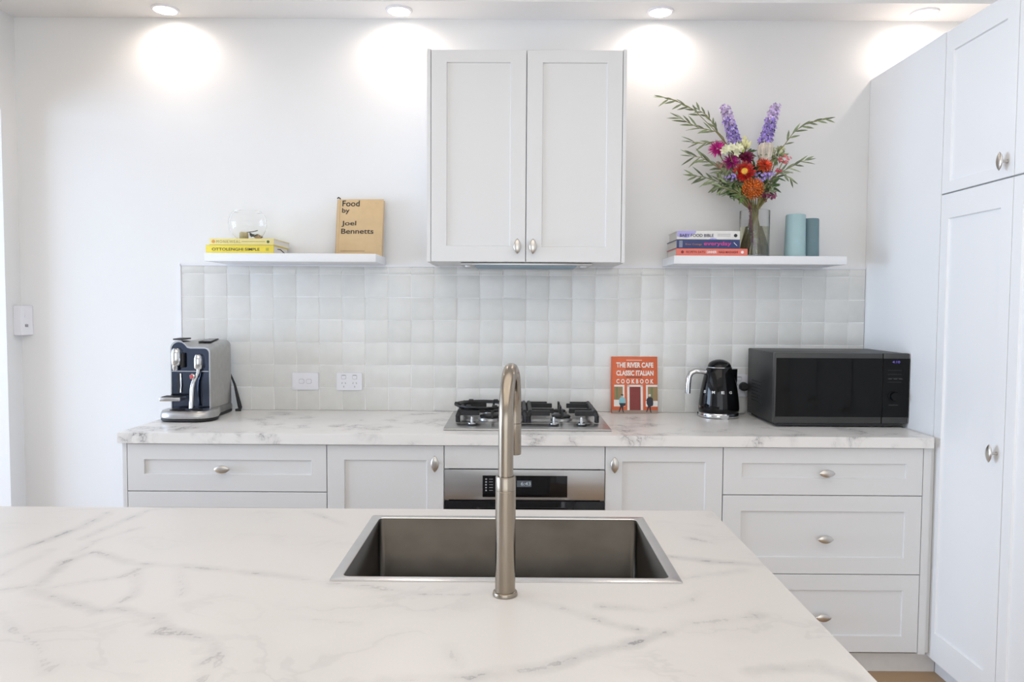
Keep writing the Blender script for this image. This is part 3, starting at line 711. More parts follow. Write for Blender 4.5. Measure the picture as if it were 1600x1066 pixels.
# base with drip tray: rounded outline
bo_ = []
for k in range(0, 25):
    a = PI + PI * k / 24; bo_.append((-1.325 + .112 * math.copysign(abs(math.cos(a)) ** .6, math.cos(a)), CYF - .015 + .088 * -abs(math.sin(a)) ** .75))
bo_ += [(CX1 + .004, -.20), (CX1 + .002, CYB), (CX0 - .002, CYB), (CX0 - .008, -.20)]
def sc(poly, k, z): 
    mx_ = -1.325; my = -.2
    return [(mx_ + (x - mx_) * k, my + (y - my) * k, z) for x, y in poly]
b_ = MB(); R_ = loft(b_, [sc(bo_, .95, .9125), sc(bo_, .985, .917), sc(bo_, .985, .926)]); b_.b.faces.new(R_[0][::-1]); b_.b.faces.new(R_[-1]); b_.build('base_foot', M['rubber'], cm, 50)
b_ = MB(); R_ = loft(b_, [sc(bo_, .99, .9262), sc(bo_, 1.0, .930), sc(bo_, .985, .946), sc(bo_, .95, .954), sc(bo_, .90, .9555)]); b_.b.faces.new(R_[0][::-1]); b_.b.faces.new(R_[-1]); b_.build('drip_tray', M['steel'], cm, 50)
b_ = MB()
for x, y, r_ in ((-1.365, -.335, .030), (-1.290, -.328, .024)): b_.capped([(r_, .9558), (r_, .9568)], (x, y, 0), 28)
b_.build('tray_grille', M['rubber'], cm)
MB().tube([(CX1 - .015, CYB, 1.10), (CX1 + .008, CYB + .012, 1.03), (CX1 + .020, CYB + .020, .96), (CX1 + .026, CYB + .025, .925), (CX1 + .030, CYB + .010, .917), (CX1 + .012, CYB + .005, .917)], [.003, .005, .008, .009, .008, .005], 12).build('power_cord', M['rubber'], cm)

# ------------------------------------------------------------------ kettle
kx, ky = .888, -.125
kt = thing('electric_kettle', (kx, ky, .9115), 'glossy black retro electric kettle with chrome handle and base beside the microwave', 'kettle')
MB().capped([(.080, .9120), (.086, .914), (.087, .918), (.085, .928), (.0835, .932)], (kx, ky, 0), 48).build('base_ring', M['chrome'], kt)
b_ = MB()
for a in (-PI / 2, PI * .15, PI * .85):
    b_.slab((kx + .0865 * math.cos(a), ky + .0865 * math.sin(a), .9115), (-math.sin(a), math.cos(a), 0), Zv, (math.cos(a), math.sin(a), 0), [(-.013, 0), (.013, 0), (.020, .016), (-.020, .016)], .003)
b_.build('feet', M['chrome'], kt)
prof = [(.0825, .9325), (.0855, .940), (.0860, .952), (.0845, .975), (.0805, 1.010), (.0745, 1.045), (.067, 1.080), (.0605, 1.104), (.056, 1.118), (.052, 1.1235)]
MB().capped(prof, (kx, ky, 0), 64).build('body', M['black'], kt, 50)
MB().lathe([(.0525, 1.1232), (.054, 1.125), (.0535, 1.1275), (.050, 1.128)], (kx, ky, 0), 48).build('lid_ring', M['chrome'], kt)
ld = MB().capped([(.0505, 1.1275), (.0485, 1.135), (.042, 1.1455), (.031, 1.153), (.016, 1.158), (.004, 1.1595)], (kx, ky, 0), 48).build('lid', M['black'], kt, 60)
b_ = MB(); sp = []
for z, xo, wy, dp_ in ((1.040, .074, .006, .002), (1.075, .068, .018, .010), (1.102, .060, .024, .020), (1.119, .052, .026, .030)):
    sp.append([(kx + xo - .010, ky - wy, z), (kx + xo + dp_ * .7, ky - wy * .55, z), (kx + xo + dp_ * .9, ky, z), (kx + xo + dp_ * .7, ky + wy * .55, z), (kx + xo - .010, ky + wy, z)])
R_ = loft(b_, sp); b_.b.faces.new(R_[0][::-1]); b_.b.faces.new(R_[-1]); b_.build('spout', M['black'], kt, 60)
# handle: flat chrome arch on the left side
hp = [(-.054, 1.103), (-.078, 1.108), (-.104, 1.109), (-.122, 1.101), (-.131, 1.083), (-.134, 1.055), (-.135, 1.028), (-.1355, 1.012)]
b_ = MB(); rings = []
for i, (dx, z) in enumerate(hp):
    a = Vector(hp[max(0, i - 1)]); c = Vector(hp[min(len(hp) - 1, i + 1)]); t_ = (c - a).normalized(); n2 = Vector((-t_.y, t_.x))
    hw, ht = .0135, .0105
    rings.append([(kx + dx + n2.x * ht * q, ky + hw * p, z + n2.y * ht * q) for p, q in ((-1, -.5), (-.6, -1), (.6, -1), (1, -.5), (1, .5), (.6, 1), (-.6, 1), (-1, .5))])
R_ = loft(b_, rings); b_.b.faces.new(R_[0][::-1]); b_.b.faces.new(R_[-1]); b_.build('handle', M['chrome'], kt, 50)
b_ = MB(); b_.tube([(kx - .078, ky - .035, .962), (kx - .090, ky - .042, .962)], .0028, 12); b_.capped([(.0052, -.003), (.0058, 0), (.0052, .003)], (kx - .093, ky - .044, .962), 16, axis=(-1, -.5, 0)); b_.build('power_lever', M['chrome'], kt)
# raised letters around the body
for ch_, a in zip('SMEG', (-62, -32, -4, 21)):
    an = math.radians(a); rr = .0788; nrm = Vector((math.sin(an), -math.cos(an), .17)).normalized(); U_ = Vector((math.cos(an), math.sin(an), 0)); V_ = nrm.cross(U_)
    text(ch_, Vector((kx, ky, 1.018)) + Vector((math.sin(an), -math.cos(an), 0)) * (rr + .0012) - U_ * .0065, U_, V_, .013, .0115, flat('silver_letter', (.75, .75, .74), .35), kt, 'letter', .03, .0008)

# ------------------------------------------------------------------ microwave
mx0, mx1, mf, mbk = 1.031, 1.561, -.400, -.055
mw = thing('microwave', ((mx0 + mx1) / 2, -.23, .9115), 'large black microwave oven on the right end of the bench', 'microwave')
mdk = noisy(mat('microwave_dark_grey', (.018, .018, .017), .42), 20, .08); mbd = noisy(mat('microwave_band', (.050, .050, .048), .4, .2), 60, .06, stretch=(.05, 1, 1))
Bx(mx0 + .002, mx1 - .002, mf + .030, mbk, .9235, 1.2055, bev=.004).build('casing', mdk, mw)
door = Bx(mx0, 1.4555, mf, mf + .029, .9265, 1.2065, bev=.004).build('door', mbd, mw)
mgl = noisy(mat('microwave_glass', (.006, .006, .006), .04, 0, **{'Specular IOR Level': .16}), 5, .1)
Bx(mx0 + .004, 1.4555, mf - .0012, mf - .0002, .953, 1.186).build('door_glass', mgl, door)
pan = Bx(1.4580, mx1, mf, mf + .029, .9265, 1.2065, bev=.004).build('control_panel', mbd, mw)
Bx(1.4580, mx1, mf - .0012, mf - .0002, .953, 1.186).build('panel_glass', mgl, pan)
text('4:10', (1.492, mf - .0014, 1.168), Xv, Zv, .030, .009, M['purple'], pan, 'display_digits')
mln = flat('faint_print', (.075, .075, .075))
for k in range(4): Bx(1.475, 1.530, mf - .0018, mf - .0013, 1.139 - k * .0155, 1.1398 - k * .0155).build('button_line', mln, pan)
Bx(1.482, 1.520, mf - .0018, mf - .0013, 1.001, 1.0025).build('button_line', mln, pan)
for k in range(3):
    Bx(1.478 + k * .021, 1.492 + k * .021, mf - .0018, mf - .0013, 1.104, 1.106).build('button_line', mln, pan)
b_ = MB().capped([(.0185, .0012), (.0185, .014), (.0165, .018)], (1.501, mf, 1.037), 36, axis=FN); b_.build('dial', mgl, pan)
MB().lathe([(.0190, .0015), (.0198, .003), (.0190, .0045)], (1.501, mf, 1.037), 36, axis=FN).build('dial_ring', M['rubber'], pan)
b_ = MB()
for i in range(7):
    for j in range(6): b_.box(mx0 + .0005, mx0 + .002, -.24 + j * .022, -.228 + j * .022, .985 + i * .014, .989 + i * .014)
b_.build('vents', M['rubber'], mw)
Bx(mx0 + .012, mx1 - .022, mf + .006, mbk - .03, .9165, .9264).build('plinth', M['rubber'], mw)
for x in (mx0 + .05, mx1 - .06):
    for y in (mf + .045, mbk - .06): MB().capped([(.014, .9120), (.014, .917)], (x, y, 0), 16).build('foot', M['rubber'], mw)

# ------------------------------------------------------------------ books
def flat_book(x0, x1, z0, th, y0, depth, cover, lb, rot=0, grp=None, cw=.0025):
    """book lying down, spine to the camera; origin at the middle of the spine"""
    t = thing('book', ((x0 + x1) / 2, y0, z0), lb, 'book', grp, (0, 0, rot)) if rot else thing('book', ((x0 + x1) / 2, y0, z0), lb, 'book', grp)
    OFF[t.name] = Vector((0, 0, 0)); L = (x1 - x0) / 2
    b = MB(); b.box(-L, L, 0, depth, 0, cw); b.box(-L, L, 0, depth, th - cw, th); b.box(-L, L, -.0006, cw, 0, th, bev=.0008); b.build('cover', cover, t)
    Bx(-L + .003, L - .003, cw, depth - .004, cw, th - cw).build('pages', M['pages'], t)
    return t, L
def spine_text(t, body, u0, u1, v0, v1, m, bold=.01, **k): return text(body, (u0, -.0008, v0), Xv, Zv, u1 - u0, v1 - v0, m, t, local=True, bold=bold, **k)
ink = flat('ink_black', (.02, .02, .02)); wink = flat('ink_white', (.85, .85, .85)); 
yel = flat('yellow_cover', (.83, .68, .08)); pal = flat('pale_yellow_cover', (.80, .70, .30)); cor = flat('coral_cover', (.80, .20, .15)); nav = flat('navy_cover', (.035, .055, .17)); whc = flat('cream_cover', (.78, .77, .74))
G1 = 'yellow books on the left shelf'; G2 = 'books on the right shelf'
t, L = flat_book(-1.282, -1.000, SH, .0335, -.238, .195, yel, 'bright yellow hardback lying at the bottom of the left shelf pile', 0, G1)
spine_text(t, 'OTTOLENGHI SIMPLE', -L + .026, L - .058, .010, .0215, ink, .008)
Bx(L - .032, L - .020, -.0012, -.0007, .010, .022).build('emblem', flat('olive_mark', (.42, .42, .05)), t)
MB().tube([(L, .05, .020), (L + .012, .05, .019), (L + .024, .05, .008), (L + .032, .05, .002)], [.0018, .0022, .002, .001], 8).build('ribbon', M['rubber'], t)
t, L = flat_book(-1.266, -.998, SH + .034, .0265, -.240, .215, pal, 'pale yellow book lying on top of the bright yellow book, under the glass bowl', 0, G1)
spine_text(t, 'MONKWEAL', -L + .030, -L + .130, .007, .019, flat('ink_olive', (.38, .33, .12)), 0, space=1.3)
Bx(-L + .135, L - .036, -.0012, -.0007, .0125, .0145).build('fine_print', flat('ink_olive', (.38, .33, .12)), t)
MB().capped([(.0072, 0), (.0072, .0005)], (-L + .017, -.0007, .0132), 20, axis=FN).build('emblem', flat('orange_dot', (.75, .38, .10)), t)
MB().capped([(.006, 0), (.006, .0005)], (L - .024, -.0007, .0132), 20, axis=FN).build('emblem', flat('green_dot', (.06, .12, .05)), t)
t, L = flat_book(.668, .964, SH, .0295, -.238, .185, cor, 'coral paperback at the bottom of the right shelf pile', 0, G2)
spine_text(t, 'RECIPETIN', -L + .042, -L + .086, .010, .020, flat('ink_maroon', (.22, .03, .03)), .01); spine_text(t, 'EATS:', -L + .091, -L + .120, .010, .020, flat('ink_maroon', (.22, .03, .03)), .01); spine_text(t, 'DINNER', -L + .127, -L + .168, .010, .020, wink, .03); spine_text(t, 'NAGI MAEHASHI', -L + .176, -L + .255, .010, .020, flat('ink_maroon', (.22, .03, .03)), .01)
MB().capped([(.006, 0), (.006, .0005)], (L - .022, -.0007, .015), 20, axis=FN).build('emblem', wink, t); MB().capped([(.006, 0), (.006, .0005)], (-L + .026, -.0007, .015), 20, axis=FN).build('emblem', flat('ink_maroon', (.22, .03, .03)), t)
t, L = flat_book(.670, .931, SH + .030, .0365, -.238, .195, nav, 'navy blue book with pink lettering in the middle of the right shelf pile', 0, G2)
spine_text(t, 'everyday', -L + .112, L - .036, .008, .028, flat('ink_pink', (.65, .05, .28)), .02); spine_text(t, 'River Cottage', -L + .036, -L + .104, .011, .021, flat('ink_rust', (.55, .22, .12)), .0)
Bx(-L + .010, -L + .024, -.0012, -.0007, .004, .032).build('emblem', flat('ink_slate', (.25, .28, .38)), t); b_ = MB(); b_.slab((L - .018, -.0007, .018), (.7, 0, -.7), (.7, 0, .7), FN, [(-.010, -.001), (.010, -.001), (.010, .001), (-.010, .001)], .0005); b_.build('emblem', wink, t)
t, L = flat_book(.670, .931, SH + .067, .0350, -.238, .165, whc, 'cream and lilac book on top of the right shelf pile', 0, G2)
b_ = MB(); b_.slab((-L, -.0007, 0), Xv, Zv, FN, [(.001, .012), (.012, .009), (.04, .006), (.056, .010), (.062, .020), (.078, .026), (.080, .0345), (.001, .0345)], .0002); b_.build('lilac_patch', flat('lilac', (.45, .42, .78)), t)
b_ = MB(); b_.slab((.02, -.0007, 0), Xv, Zv, FN, [(-.018, .0005), (.018, .0005), (.010, .0055), (0, .007), (-.010, .0055)], .0002); b_.build('lilac_patch', flat('lilac', (.45, .42, .78)), t)
spine_text(t, 'BABY FOOD BIBLE', -L + .012, -L + .152, .010, .0225, flat('ink_navy', (.03, .03, .09)), .015, lift=.0008)
for z in (.0205, .0135): Bx(-L + .168, -L + .222, -.0012, -.0007, z, z + .002).build('fine_print', flat('ink_mid', (.35, .35, .36)), t)
MB().capped([(.0072, 0), (.0072, .0005)], (L - .018, -.0007, .0165), 20, axis=FN).build('emblem', ink, t)
# standing books (local frame: x across the cover, -y the cover, z up), leaned back on the wall
def standing(x, y, z, w_, h_, th, rot, cover, lb):
    t = thing('book', (x, y, z), lb, 'book', None, rot); OFF[t.name] = Vector((0, 0, 0))
    b = MB(); c_ = .003
    b.box(0, w_, 0, c_, 0, h_, bev=.0008); b.box(0, w_, th - c_, th, 0, h_, bev=.0008); b.box(-.0005, c_, 0, th, 0, h_, bev=.0008); b.build('cover', cover, t)
    Bx(c_, w_ - .004, c_, th - c_, .004, h_ - .004).build('pages', M['pages'], t); return t
kr = flat('kraft_cover', (.62, .45, .25), .6)
t = standing(-.783, -.085, SH + .0005, .205, .255, .026, (-.17, 0, math.radians(-3)), kr, 'tan hardback with black title standing upright on the left shelf')
def ct(t, s, u0, u1, v0, v1, m, bold=.012, **k): return text(s, (u0, -.0003, v0), Xv, Zv, u1 - u0, v1 - v0, m, t, local=True, bold=bold, **k)
ct(t, 'Food', .023, .100, .222, .249, ink); ct(t, 'by', .023, .056, .187, .215, ink); ct(t, 'Joel', .023, .088, .130, .157, ink); ct(t, 'Bennetts', .023, .166, .099, .122, ink)
Bx(.023, .130, -.0008, -.0003, .0215, .0225).build('fine_print', ink, t)
Bx(.0125, .0135, -.0006, -.0003, .002, .253).build('hinge_crease', flat('kraft_dark', (.45, .32, .17), .6), t)
MB().tube([(.012, .012, .252), (.008, .010, .262), (.002, .008, .266), (-.003, .008, .260)], .003, 8).build('ribbon', M['rubber'], t)
orange = flat('orange_cover', (.66, .13, .045)); 
t = standing(.436, -.054, .9118, .204, .252, .030, (-.11, 0, math.radians(1.5)), orange, 'orange cookbook with white title leaning on the tiles beside the cooktop')
pinkw = flat('ink_offwhite', (.85, .80, .74))
ct(t, 'THE RIVER CAFE', .020, .186, .203, .226, pinkw, .035); ct(t, 'CLASSIC ITALIAN', .020, .186, .167, .190, pinkw, .035); ct(t, 'COOKBOOK', .020, .186, .132, .152, pinkw, .035, space=1.7)
Bx(.065, .135, -.0008, -.0003, .235, .237).build('fine_print', pinkw, t); Bx(.062, .135, -.0008, -.0003, .196, .1985).build('fine_print', ink, t); Bx(.062, .135, -.0008, -.0003, .1595, .162).build('fine_print', ink, t)
def pr(t, rects, m, name, y=-.0004):
    b = MB()
    for (a, c, d_, e2) in rects: b.slab((0, y, 0), Xv, Zv, FN, [(a, c), (d_, c), (d_, e2), (a, e2)], .0001)
    return b.build(name, m, t)
pr(t, [(.0005, .0, .0605, .014), (.0605, 0, .2035, .014)], flat('print_paving', (.32, .24, .19)), 'printed_paving')
pr(t, [(.068, .014, .078, .126), (.128, .014, .138, .126), (.068, .118, .138, .126), (.010, .118, .056, .126), (.048, .060, .056, .118), (.152, .060, .160, .118), (.152, .118, .2035, .126), (.0085, .030, .058, .060), (.150, .030, .2035, .055)], flat('print_white', (.76, .73, .68)), 'printed_frames')
pr(t, [(.079, .014, .127, .117)], flat('print_door', (.22, .035, .03)), 'printed_door', -.0005)
pr(t, [(.010, .061, .047, .117), (.161, .056, .2035, .117)], flat('print_window', (.30, .20, .09)), 'printed_windows', -.0005)
pr(t, [(.018, .061, .026, .116)], flat('print_green', (.16, .20, .09)), 'printed_curtain', -.0006); pr(t, [(.172, .057, .182, .116)], flat('print_green', (.16, .20, .09)), 'printed_curtain', -.0006)
for x0, cl, nm, hair in ((.045, (.25, .50, .56), 'print_blue', (.03, .02, .02)), (.168, (.02, .02, .03), 'print_black', (.75, .70, .62))):
    b = MB(); O_ = (x0, -.0008, 0)
    b.slab(O_, Xv, Zv, FN, [(-.014, .045), (.016, .045), (.014, .066), (.006, .072), (-.006, .072), (-.013, .064)], .0001); b.build('printed_jacket', flat(nm, cl), t)
    b = MB(); b.slab(O_, Xv, Zv, FN, [(-.014, .045), (.016, .045), (.014, .034), (.004, .030), (.006, .008), (.010, .004), (.003, .004), (-.003, .028), (-.012, .006), (-.016, .006), (-.008, .032)], .0001); b.build('printed_trousers', flat('print_black', (.02, .02, .03)), t)
    MB().capped([(.0055, 0), (.0055, .0001)], (x0, -.0008, .078), 16, axis=FN).build('printed_face', flat('print_skin', (.60, .38, .28)), t)
    MB().capped([(.0058, 0), (.0058, .0001)], (x0, -.0010, .0815), 16, axis=FN, sy=.6).build('printed_hair', flat('hair' + nm, hair), t)

# ------------------------------------------------------------------ glass bowl with dried things
bz = SH + .034 + .0275; bc = Vector((-1.138, -.150, bz + .062))
gb = []
R0 = .078
for k in range(0, 20):
    a = -PI / 2 + .50 + (PI - .50 - .85) * k / 19; gb.append((R0 * math.cos(a), R0 * math.sin(a)))
oz = -bc.z + bz; 
bottom = gb[0][1]
outer = [(0, bottom)] + gb; inner = [(r * .975, h * .975) for r, h in gb[::-1]] + [(0, bottom + .003)]
bc.z = bz - bottom + .0005
tag(MB().lathe(outer + inner, bc, 48).build('glass_bowl', M['thinglass'], None, 70), 'small round clear glass bowl on the yellow books', 'bowl')
z0 = bz + .0045
def ptx(px, py, y): return at(px, py, y)
ck = MB(); ck.capped([(.017, 0), (.0185, .004), (.0185, .022), (.016, .026)], (-1.150, -.165, z0 + .001), 20, axis=(.1, -.2, 1)); tag(ck.build('cork_piece', flat('cork', (.58, .50, .30), .8)), 'pale cork stopper lying inside the glass bowl', 'cork')
b_ = MB()
def leafmesh(b, p, d, length, width, nrm=None, fold=.25):
    d = Vector(d).normalized(); nrm = Vector(nrm) if nrm else Vector((random.uniform(-.5, .5), -1, random.uniform(-.3, .6)))
    s = d.cross(nrm).normalized(); nn = s.cross(d); p = Vector(p); st = []
    for k, wk in ((0, .12), (.25, .8), (.5, 1), (.78, .62), (1, .04)):
        c = p + d * length * k - nn * (length * .10 * k * k)
        st.append([b.b.verts.new(c - s * width / 2 * wk - nn * -fold * width * .3 * wk), b.b.verts.new(c), b.b.verts.new(c + s * width / 2 * wk - nn * -fold * width * .3 * wk)])
    for A, C in zip(st, st[1:]):
        b.b.faces.new((A[0], A[1], C[1], C[0])); b.b.faces.new((A[1], A[2], C[2], C[1]))
for k in range(9): 
    a = random.uniform(-.5, 2.6); leafmesh(b_, (-1.118 + random.uniform(-.015, .02), -.150 + random.uniform(-.02, .02), z0 + .006 + random.uniform(0, .008)), (math.cos(a), random.uniform(-.3, .3), abs(math.sin(a)) * .6 + .05), random.uniform(.018, .032), .007)
b_.tube([(-1.140, -.165, z0 + .026), (-1.11, -.16, z0 + .031), (-1.094, -.155, z0 + .036)], .0018, 8)
tag(b_.build('dried_leaves', flat('dried_dark', (.10, .11, .09), .8)), 'dark dried leaves and twig inside the glass bowl', 'dried leaves')
b_ = MB()
for k in range(16):
    a = random.uniform(0, PI); leafmesh(b_, (-1.094 + random.uniform(-.012, .010), -.145 + random.uniform(-.015, .015), z0 + .003), (math.cos(a) * .8, random.uniform(-.4, .4), .3 + math.sin(a)), random.uniform(.012, .022), .006)
tag(b_.build('dried_flower', flat('dried_peach', (.72, .52, .36), .8)), 'peach coloured dried flower inside the glass bowl', 'dried flower')

# ------------------------------------------------------------------ vase, candles
vx, vy, vr = 1.0255, -.130, .0625
vs = thing('glass_vase', (vx, vy, SH + .0005), 'clear cylindrical glass vase of water holding the bouquet on the right shelf', 'vase')
z0 = SH + .0008
MB().lathe([(0, z0), (vr, z0), (vr, z0 + .198), (vr - .0025, z0 + .199), (vr - .0032, z0 + .198), (vr - .0032, z0 + .008), (0, z0 + .008)], (vx, vy, 0), 64).build('vase_wall', M['glass'], vs, 50)
MB().lathe([(0, z0 + .0085), (vr - .0036, z0 + .0085), (vr - .0036, z0 + .128), (0, z0 + .128)], (vx, vy, 0), 64).build('water', M['water'], vs, 50)
def candle(x, y, r_, h_, m, lb, lean):
    t_ = MB(); P_ = [(r_ * 1.06, 0), (r_ * 1.05, .004), (r_, h_ * .5), (r_ * .96, h_ - .004), (r_ * .90, h_), (r_ * .5, h_ + .0015)]
    t_.capped(P_, (x, y, SH + .0006), 14, axis=lean); return tag(t_.build('pillar_vase', m, None, 40), lb, 'vase', 'teal cylinders on the right shelf')
candle(1.196, -.140, .042, .182, flat('pale_teal', (.36, .52, .54), .55), 'taller pale teal cylinder on the right shelf beside the glass vase', (.004, 0, 1))
candle(1.272, -.115, .034, .168, flat('slate_teal', (.15, .24, .27), .55), 'shorter dark slate-teal cylinder at the right end of the right shelf', (0, 0, 1))

def vary(m, lo=.55, hi=1.35):
    n, l, b = nodes(m); src = b.inputs['Base Color'].links[0].from_socket
    g = add(n, 'ShaderNodeNewGeometry'); r = add(n, 'ShaderNodeMapRange'); l.new(g.outputs['Random Per Island'], r.inputs[0])
    r.inputs['To Min'].default_value = lo; r.inputs['To Max'].default_value = hi
    x = add(n, 'ShaderNodeVectorMath', operation='SCALE'); l.new(src, x.inputs[0]); l.new(r.outputs[0], x.inputs['Scale']); l.new(x.outputs[0], b.inputs['Base Color'])
    return m
# ------------------------------------------------------------------ bouquet
leafm = vary(noisy(mat('olive_leaf', (.17, .21, .11), .5), 40, .35), 0.6, 1.7); leafd = vary(noisy(mat('dark_green_leaf', (.05, .10, .03), .5), 40, .4), 0.5, 1.9)
stemm = noisy(mat('stem_brown_green', (.24, .22, .08), .6), 60, .3); lime = noisy(mat('lime_green', (.35, .47, .06), .5), 40, .2)
neck = Vector((vx, vy, SH + .205))
def stem_path(P0, k, foot=None):
    """from flower head down through the vase neck to the vase floor"""
    a = (k * 2.4) % (2 * PI); f = foot or Vector((vx + .050 * math.cos(a), vy + .046 * math.sin(a), SH + .012))
    q = neck + Vector(((P0.x - vx) * .12, (P0.y - vy) * .1, 0)); q = Vector((max(vx - .030, min(vx + .030, q.x)) - (f.x - vx) * .15, q.y - (f.y - vy) * .2, q.z))
    mid = (P0 + q) / 2 + Vector((0, 0, -.01)) - (P0 - q) * .12
    mid.x = q.x + (P0.x - q.x) * .38
    return [P0, mid, q, (q + f) / 2, f]
def stem(P0, t, k, r_=.0028, m=None):
    MB().tube(stem_path(P0, k), [r_ * .8, r_, r_, r_, r_], 8).build('stem', m or stemm, t, 60)
def petals(b, c, nrm, n_, r0, r1, wd, lift, ph=0, jitter=.1):
    nrm = Vector(nrm).normalized(); u = nrm.orthogonal().normalized(); v = nrm.cross(u)
    for i in range(n_):
        a = 2 * PI * i / n_ + ph + random.uniform(-jitter, jitter); d = u * math.cos(a) + v * math.sin(a)
        L_ = (r1 - r0) * random.uniform(.85, 1.1); dd = (d + nrm * (lift + random.uniform(-jitter, jitter)))
        leafmesh(b, c + d * r0, dd, L_, wd, nrm, .2)
def flower(px, py, y, r_, kind, m, lb, grp=None, k=0, nrm=(0, -1, .3), m2=None, name=None):
    c = at(px, py, y); nrm = Vector(nrm).normalized()
    t = thing(name or kind, c, lb, 'flower', grp)
    b = MB()
    if kind == 'dahlia':
        for j, (nn_, ra_, li) in enumerate(((18, 1, .15), (18, .9, .5), (15, .75, 1.0), (10, .55, 1.8), (6, .35, 3))): petals(b, c + nrm * .003 * j, nrm, nn_, r_ * .12, r_ * ra_, r_ * .26, li, j * .2)
    elif kind == 'aster':
        for j, (nn_, ra_, li) in enumerate(((34, 1, .1), (30, .9, .5), (24, .7, 1.1), (16, .5, 2.2))): petals(b, c + nrm * .003 * j, nrm, nn_, r_ * .1, r_ * ra_, r_ * .12, li, j * .2, .2)
    elif kind == 'strawflower':
        for j, (nn_, ra_, li) in enumerate(((20, 1, .15), (20, .88, .45), (18, .72, .9), (14, .55, 1.5))): petals(b, c + nrm * .0035 * j, nrm, nn_, r_ * .2, r_ * ra_, r_ * .25, li, j * .2)
    elif kind == 'pincushion':
        u = nrm.orthogonal().normalized(); v = nrm.cross(u)
        b.lathe([(0, -r_ * .5)] + [(r_ * .55 * math.cos(a), r_ * .5 * math.sin(a)) for a in (-1, -.5, 0, .5, 1)] + [(0, r_ * .5)], c, 16, axis=nrm)
        for i in range(150):
            z_ = 1 - 1.75 * (i + .5) / 150; a = i * 2.39996; rr = math.sqrt(max(0, 1 - z_ * z_)); d = (u * math.cos(a) + v * math.sin(a)) * rr + nrm * z_
            e_ = c + d * r_ * random.uniform(.88, 1.05) + nrm * r_ * .15 * (1 - z_)
            b.tube([c + d * r_ * .4, c + d * r_ * .75, e_], [r_ * .035, r_ * .035, r_ * .055], 5)
    elif kind == 'cluster':
        for i in range(26):
            d = Vector((random.gauss(0, 1), random.gauss(0, .8), random.gauss(0, .8))).normalized() * r_ * random.uniform(.35, 1); d.z *= .62
            petals(b, c + d, (d + Vector((0, -.6 * r_, .3 * r_))), 5, r_ * .02, r_ * .26, r_ * .16, .5)
    elif kind == 'stars':
        for i in range(7):
            d = Vector((random.uniform(-1, 1) * r_, random.uniform(-.4, .4) * r_, random.uniform(-.5, .5) * r_)); petals(b, c + d, (random.uniform(-.5, .5), -1, .4), 6, r_ * .03, r_ * .48, r_ * .26, .35)
    b.build('bloom', m, t, 60)
    if m2: 
        b = MB(); b.lathe([(r_ * .30, r_ * .12), (r_ * .27, r_ * .30), (r_ * .15, r_ * .38), (0, r_ * .40)], c, 18, axis=nrm); b.build('flower_centre', m2, t)
    stem(c + Vector((0, .004, -.004)), t, k)
    return t
mag = vary(noisy(mat('magenta_petal', (.55, .02, .26), .5), 30, .3), 0.6, 1.4); burg = vary(noisy(mat('burgundy_petal', (.16, .004, .045), .5), 30, .3), 0.5, 1.6); red = vary(noisy(mat('dark_red_petal', (.42, .012, .008), .4), 40, .4), 0.6, 1.4)
ored = vary(noisy(mat('orange_red_petal', (.70, .07, .02), .5), 60, .5), 0.6, 1.4); orng = vary(noisy(mat('orange_spike', (.68, .16, .02), .5), 60, .6), 0.6, 1.3); crm = vary(noisy(mat('cream_petal', (.76, .76, .52), .5), 30, .12), 0.85, 1.1)
lav = vary(noisy(mat('lavender_petal', (.36, .26, .62), .5), 40, .3), 0.6, 1.5); pink = vary(noisy(mat('pink_petal', (.66, .18, .20), .5), 40, .3), 0.6, 1.5); gold = noisy(mat('gold_centre', (.85, .50, .06), .5), 80, .2); ivory = vary(noisy(mat('ivory_protea', (.72, .64, .54), .6), 40, .15), 0.72, 1.15)
GF = 'blooms of the bouquet'
flower(1121, 233, -.150, .0439, 'aster', mag, 'bright magenta aster at the left of the bouquet', GF, 1, (-.3, -1, .5))
flower(1143, 253, -.155, .0415, 'aster', vary(noisy(mat('magenta_dark', (.33, .01, .16), .5), 30, .3), 0.5, 1.5), 'darker magenta aster under the cream star blossoms', GF, 2, (-.2, -1, .2))
flower(1140, 238, -.175, .0464, 'stars', crm, 'cream star-shaped blossoms beside the magenta aster', GF, 3, name='star_blossom')
flower(1166, 247, -.150, .0366, 'dahlia', burg, 'deep burgundy dahlia in the middle of the bouquet', GF, 4, (0, -1, .4))
flower(1163, 269, -.185, .0500, 'strawflower', red, 'dark red strawflower with a yellow centre', GF, 5, (-.25, -1, .15), gold)
flower(1194, 259, -.170, .0415, 'aster', ored, 'orange-red aster right of the strawflower', GF, 6, (.1, -1, .6))
flower(1176, 296, -.195, .047, 'pincushion', orng, 'large orange pincushion protea at the bottom centre of the bouquet', GF, 7, (0, -1, .35))
flower(1144, 277, -.180, .0268, 'cluster', lav, 'small lavender statice cluster left of the strawflower', GF, 8, name='statice')
flower(1190, 277, -.190, .0342, 'cluster', lav, 'lavender statice cluster right of the strawflower', GF, 9, name='statice')
flower(1205, 272, -.180, .0183, 'cluster', lav, 'tiny lavender statice cluster below the orange-red aster', GF, 10, name='statice')
flower(1224, 250, -.150, .0317, 'cluster', pink, 'small pink blossom cluster at the right of the bouquet', GF, 11, name='pink_blossom')
flower(1216, 267, -.165, .0183, 'cluster', vary(noisy(mat('rose_petal', (.5, .05, .09), .5), 30, .3), 0.6, 1.5), 'tiny rose-red blossom at the lower right of the bouquet', GF, 12, name='pink_blossom')
flower(1202, 306, -.160, .0366, 'cluster', vary(noisy(mat('plum_petal', (.20, .03, .09), .5), 30, .3), 0.5, 1.6), 'plum-coloured sprig below the bouquet on the right', GF, 13, name='plum_blossom')
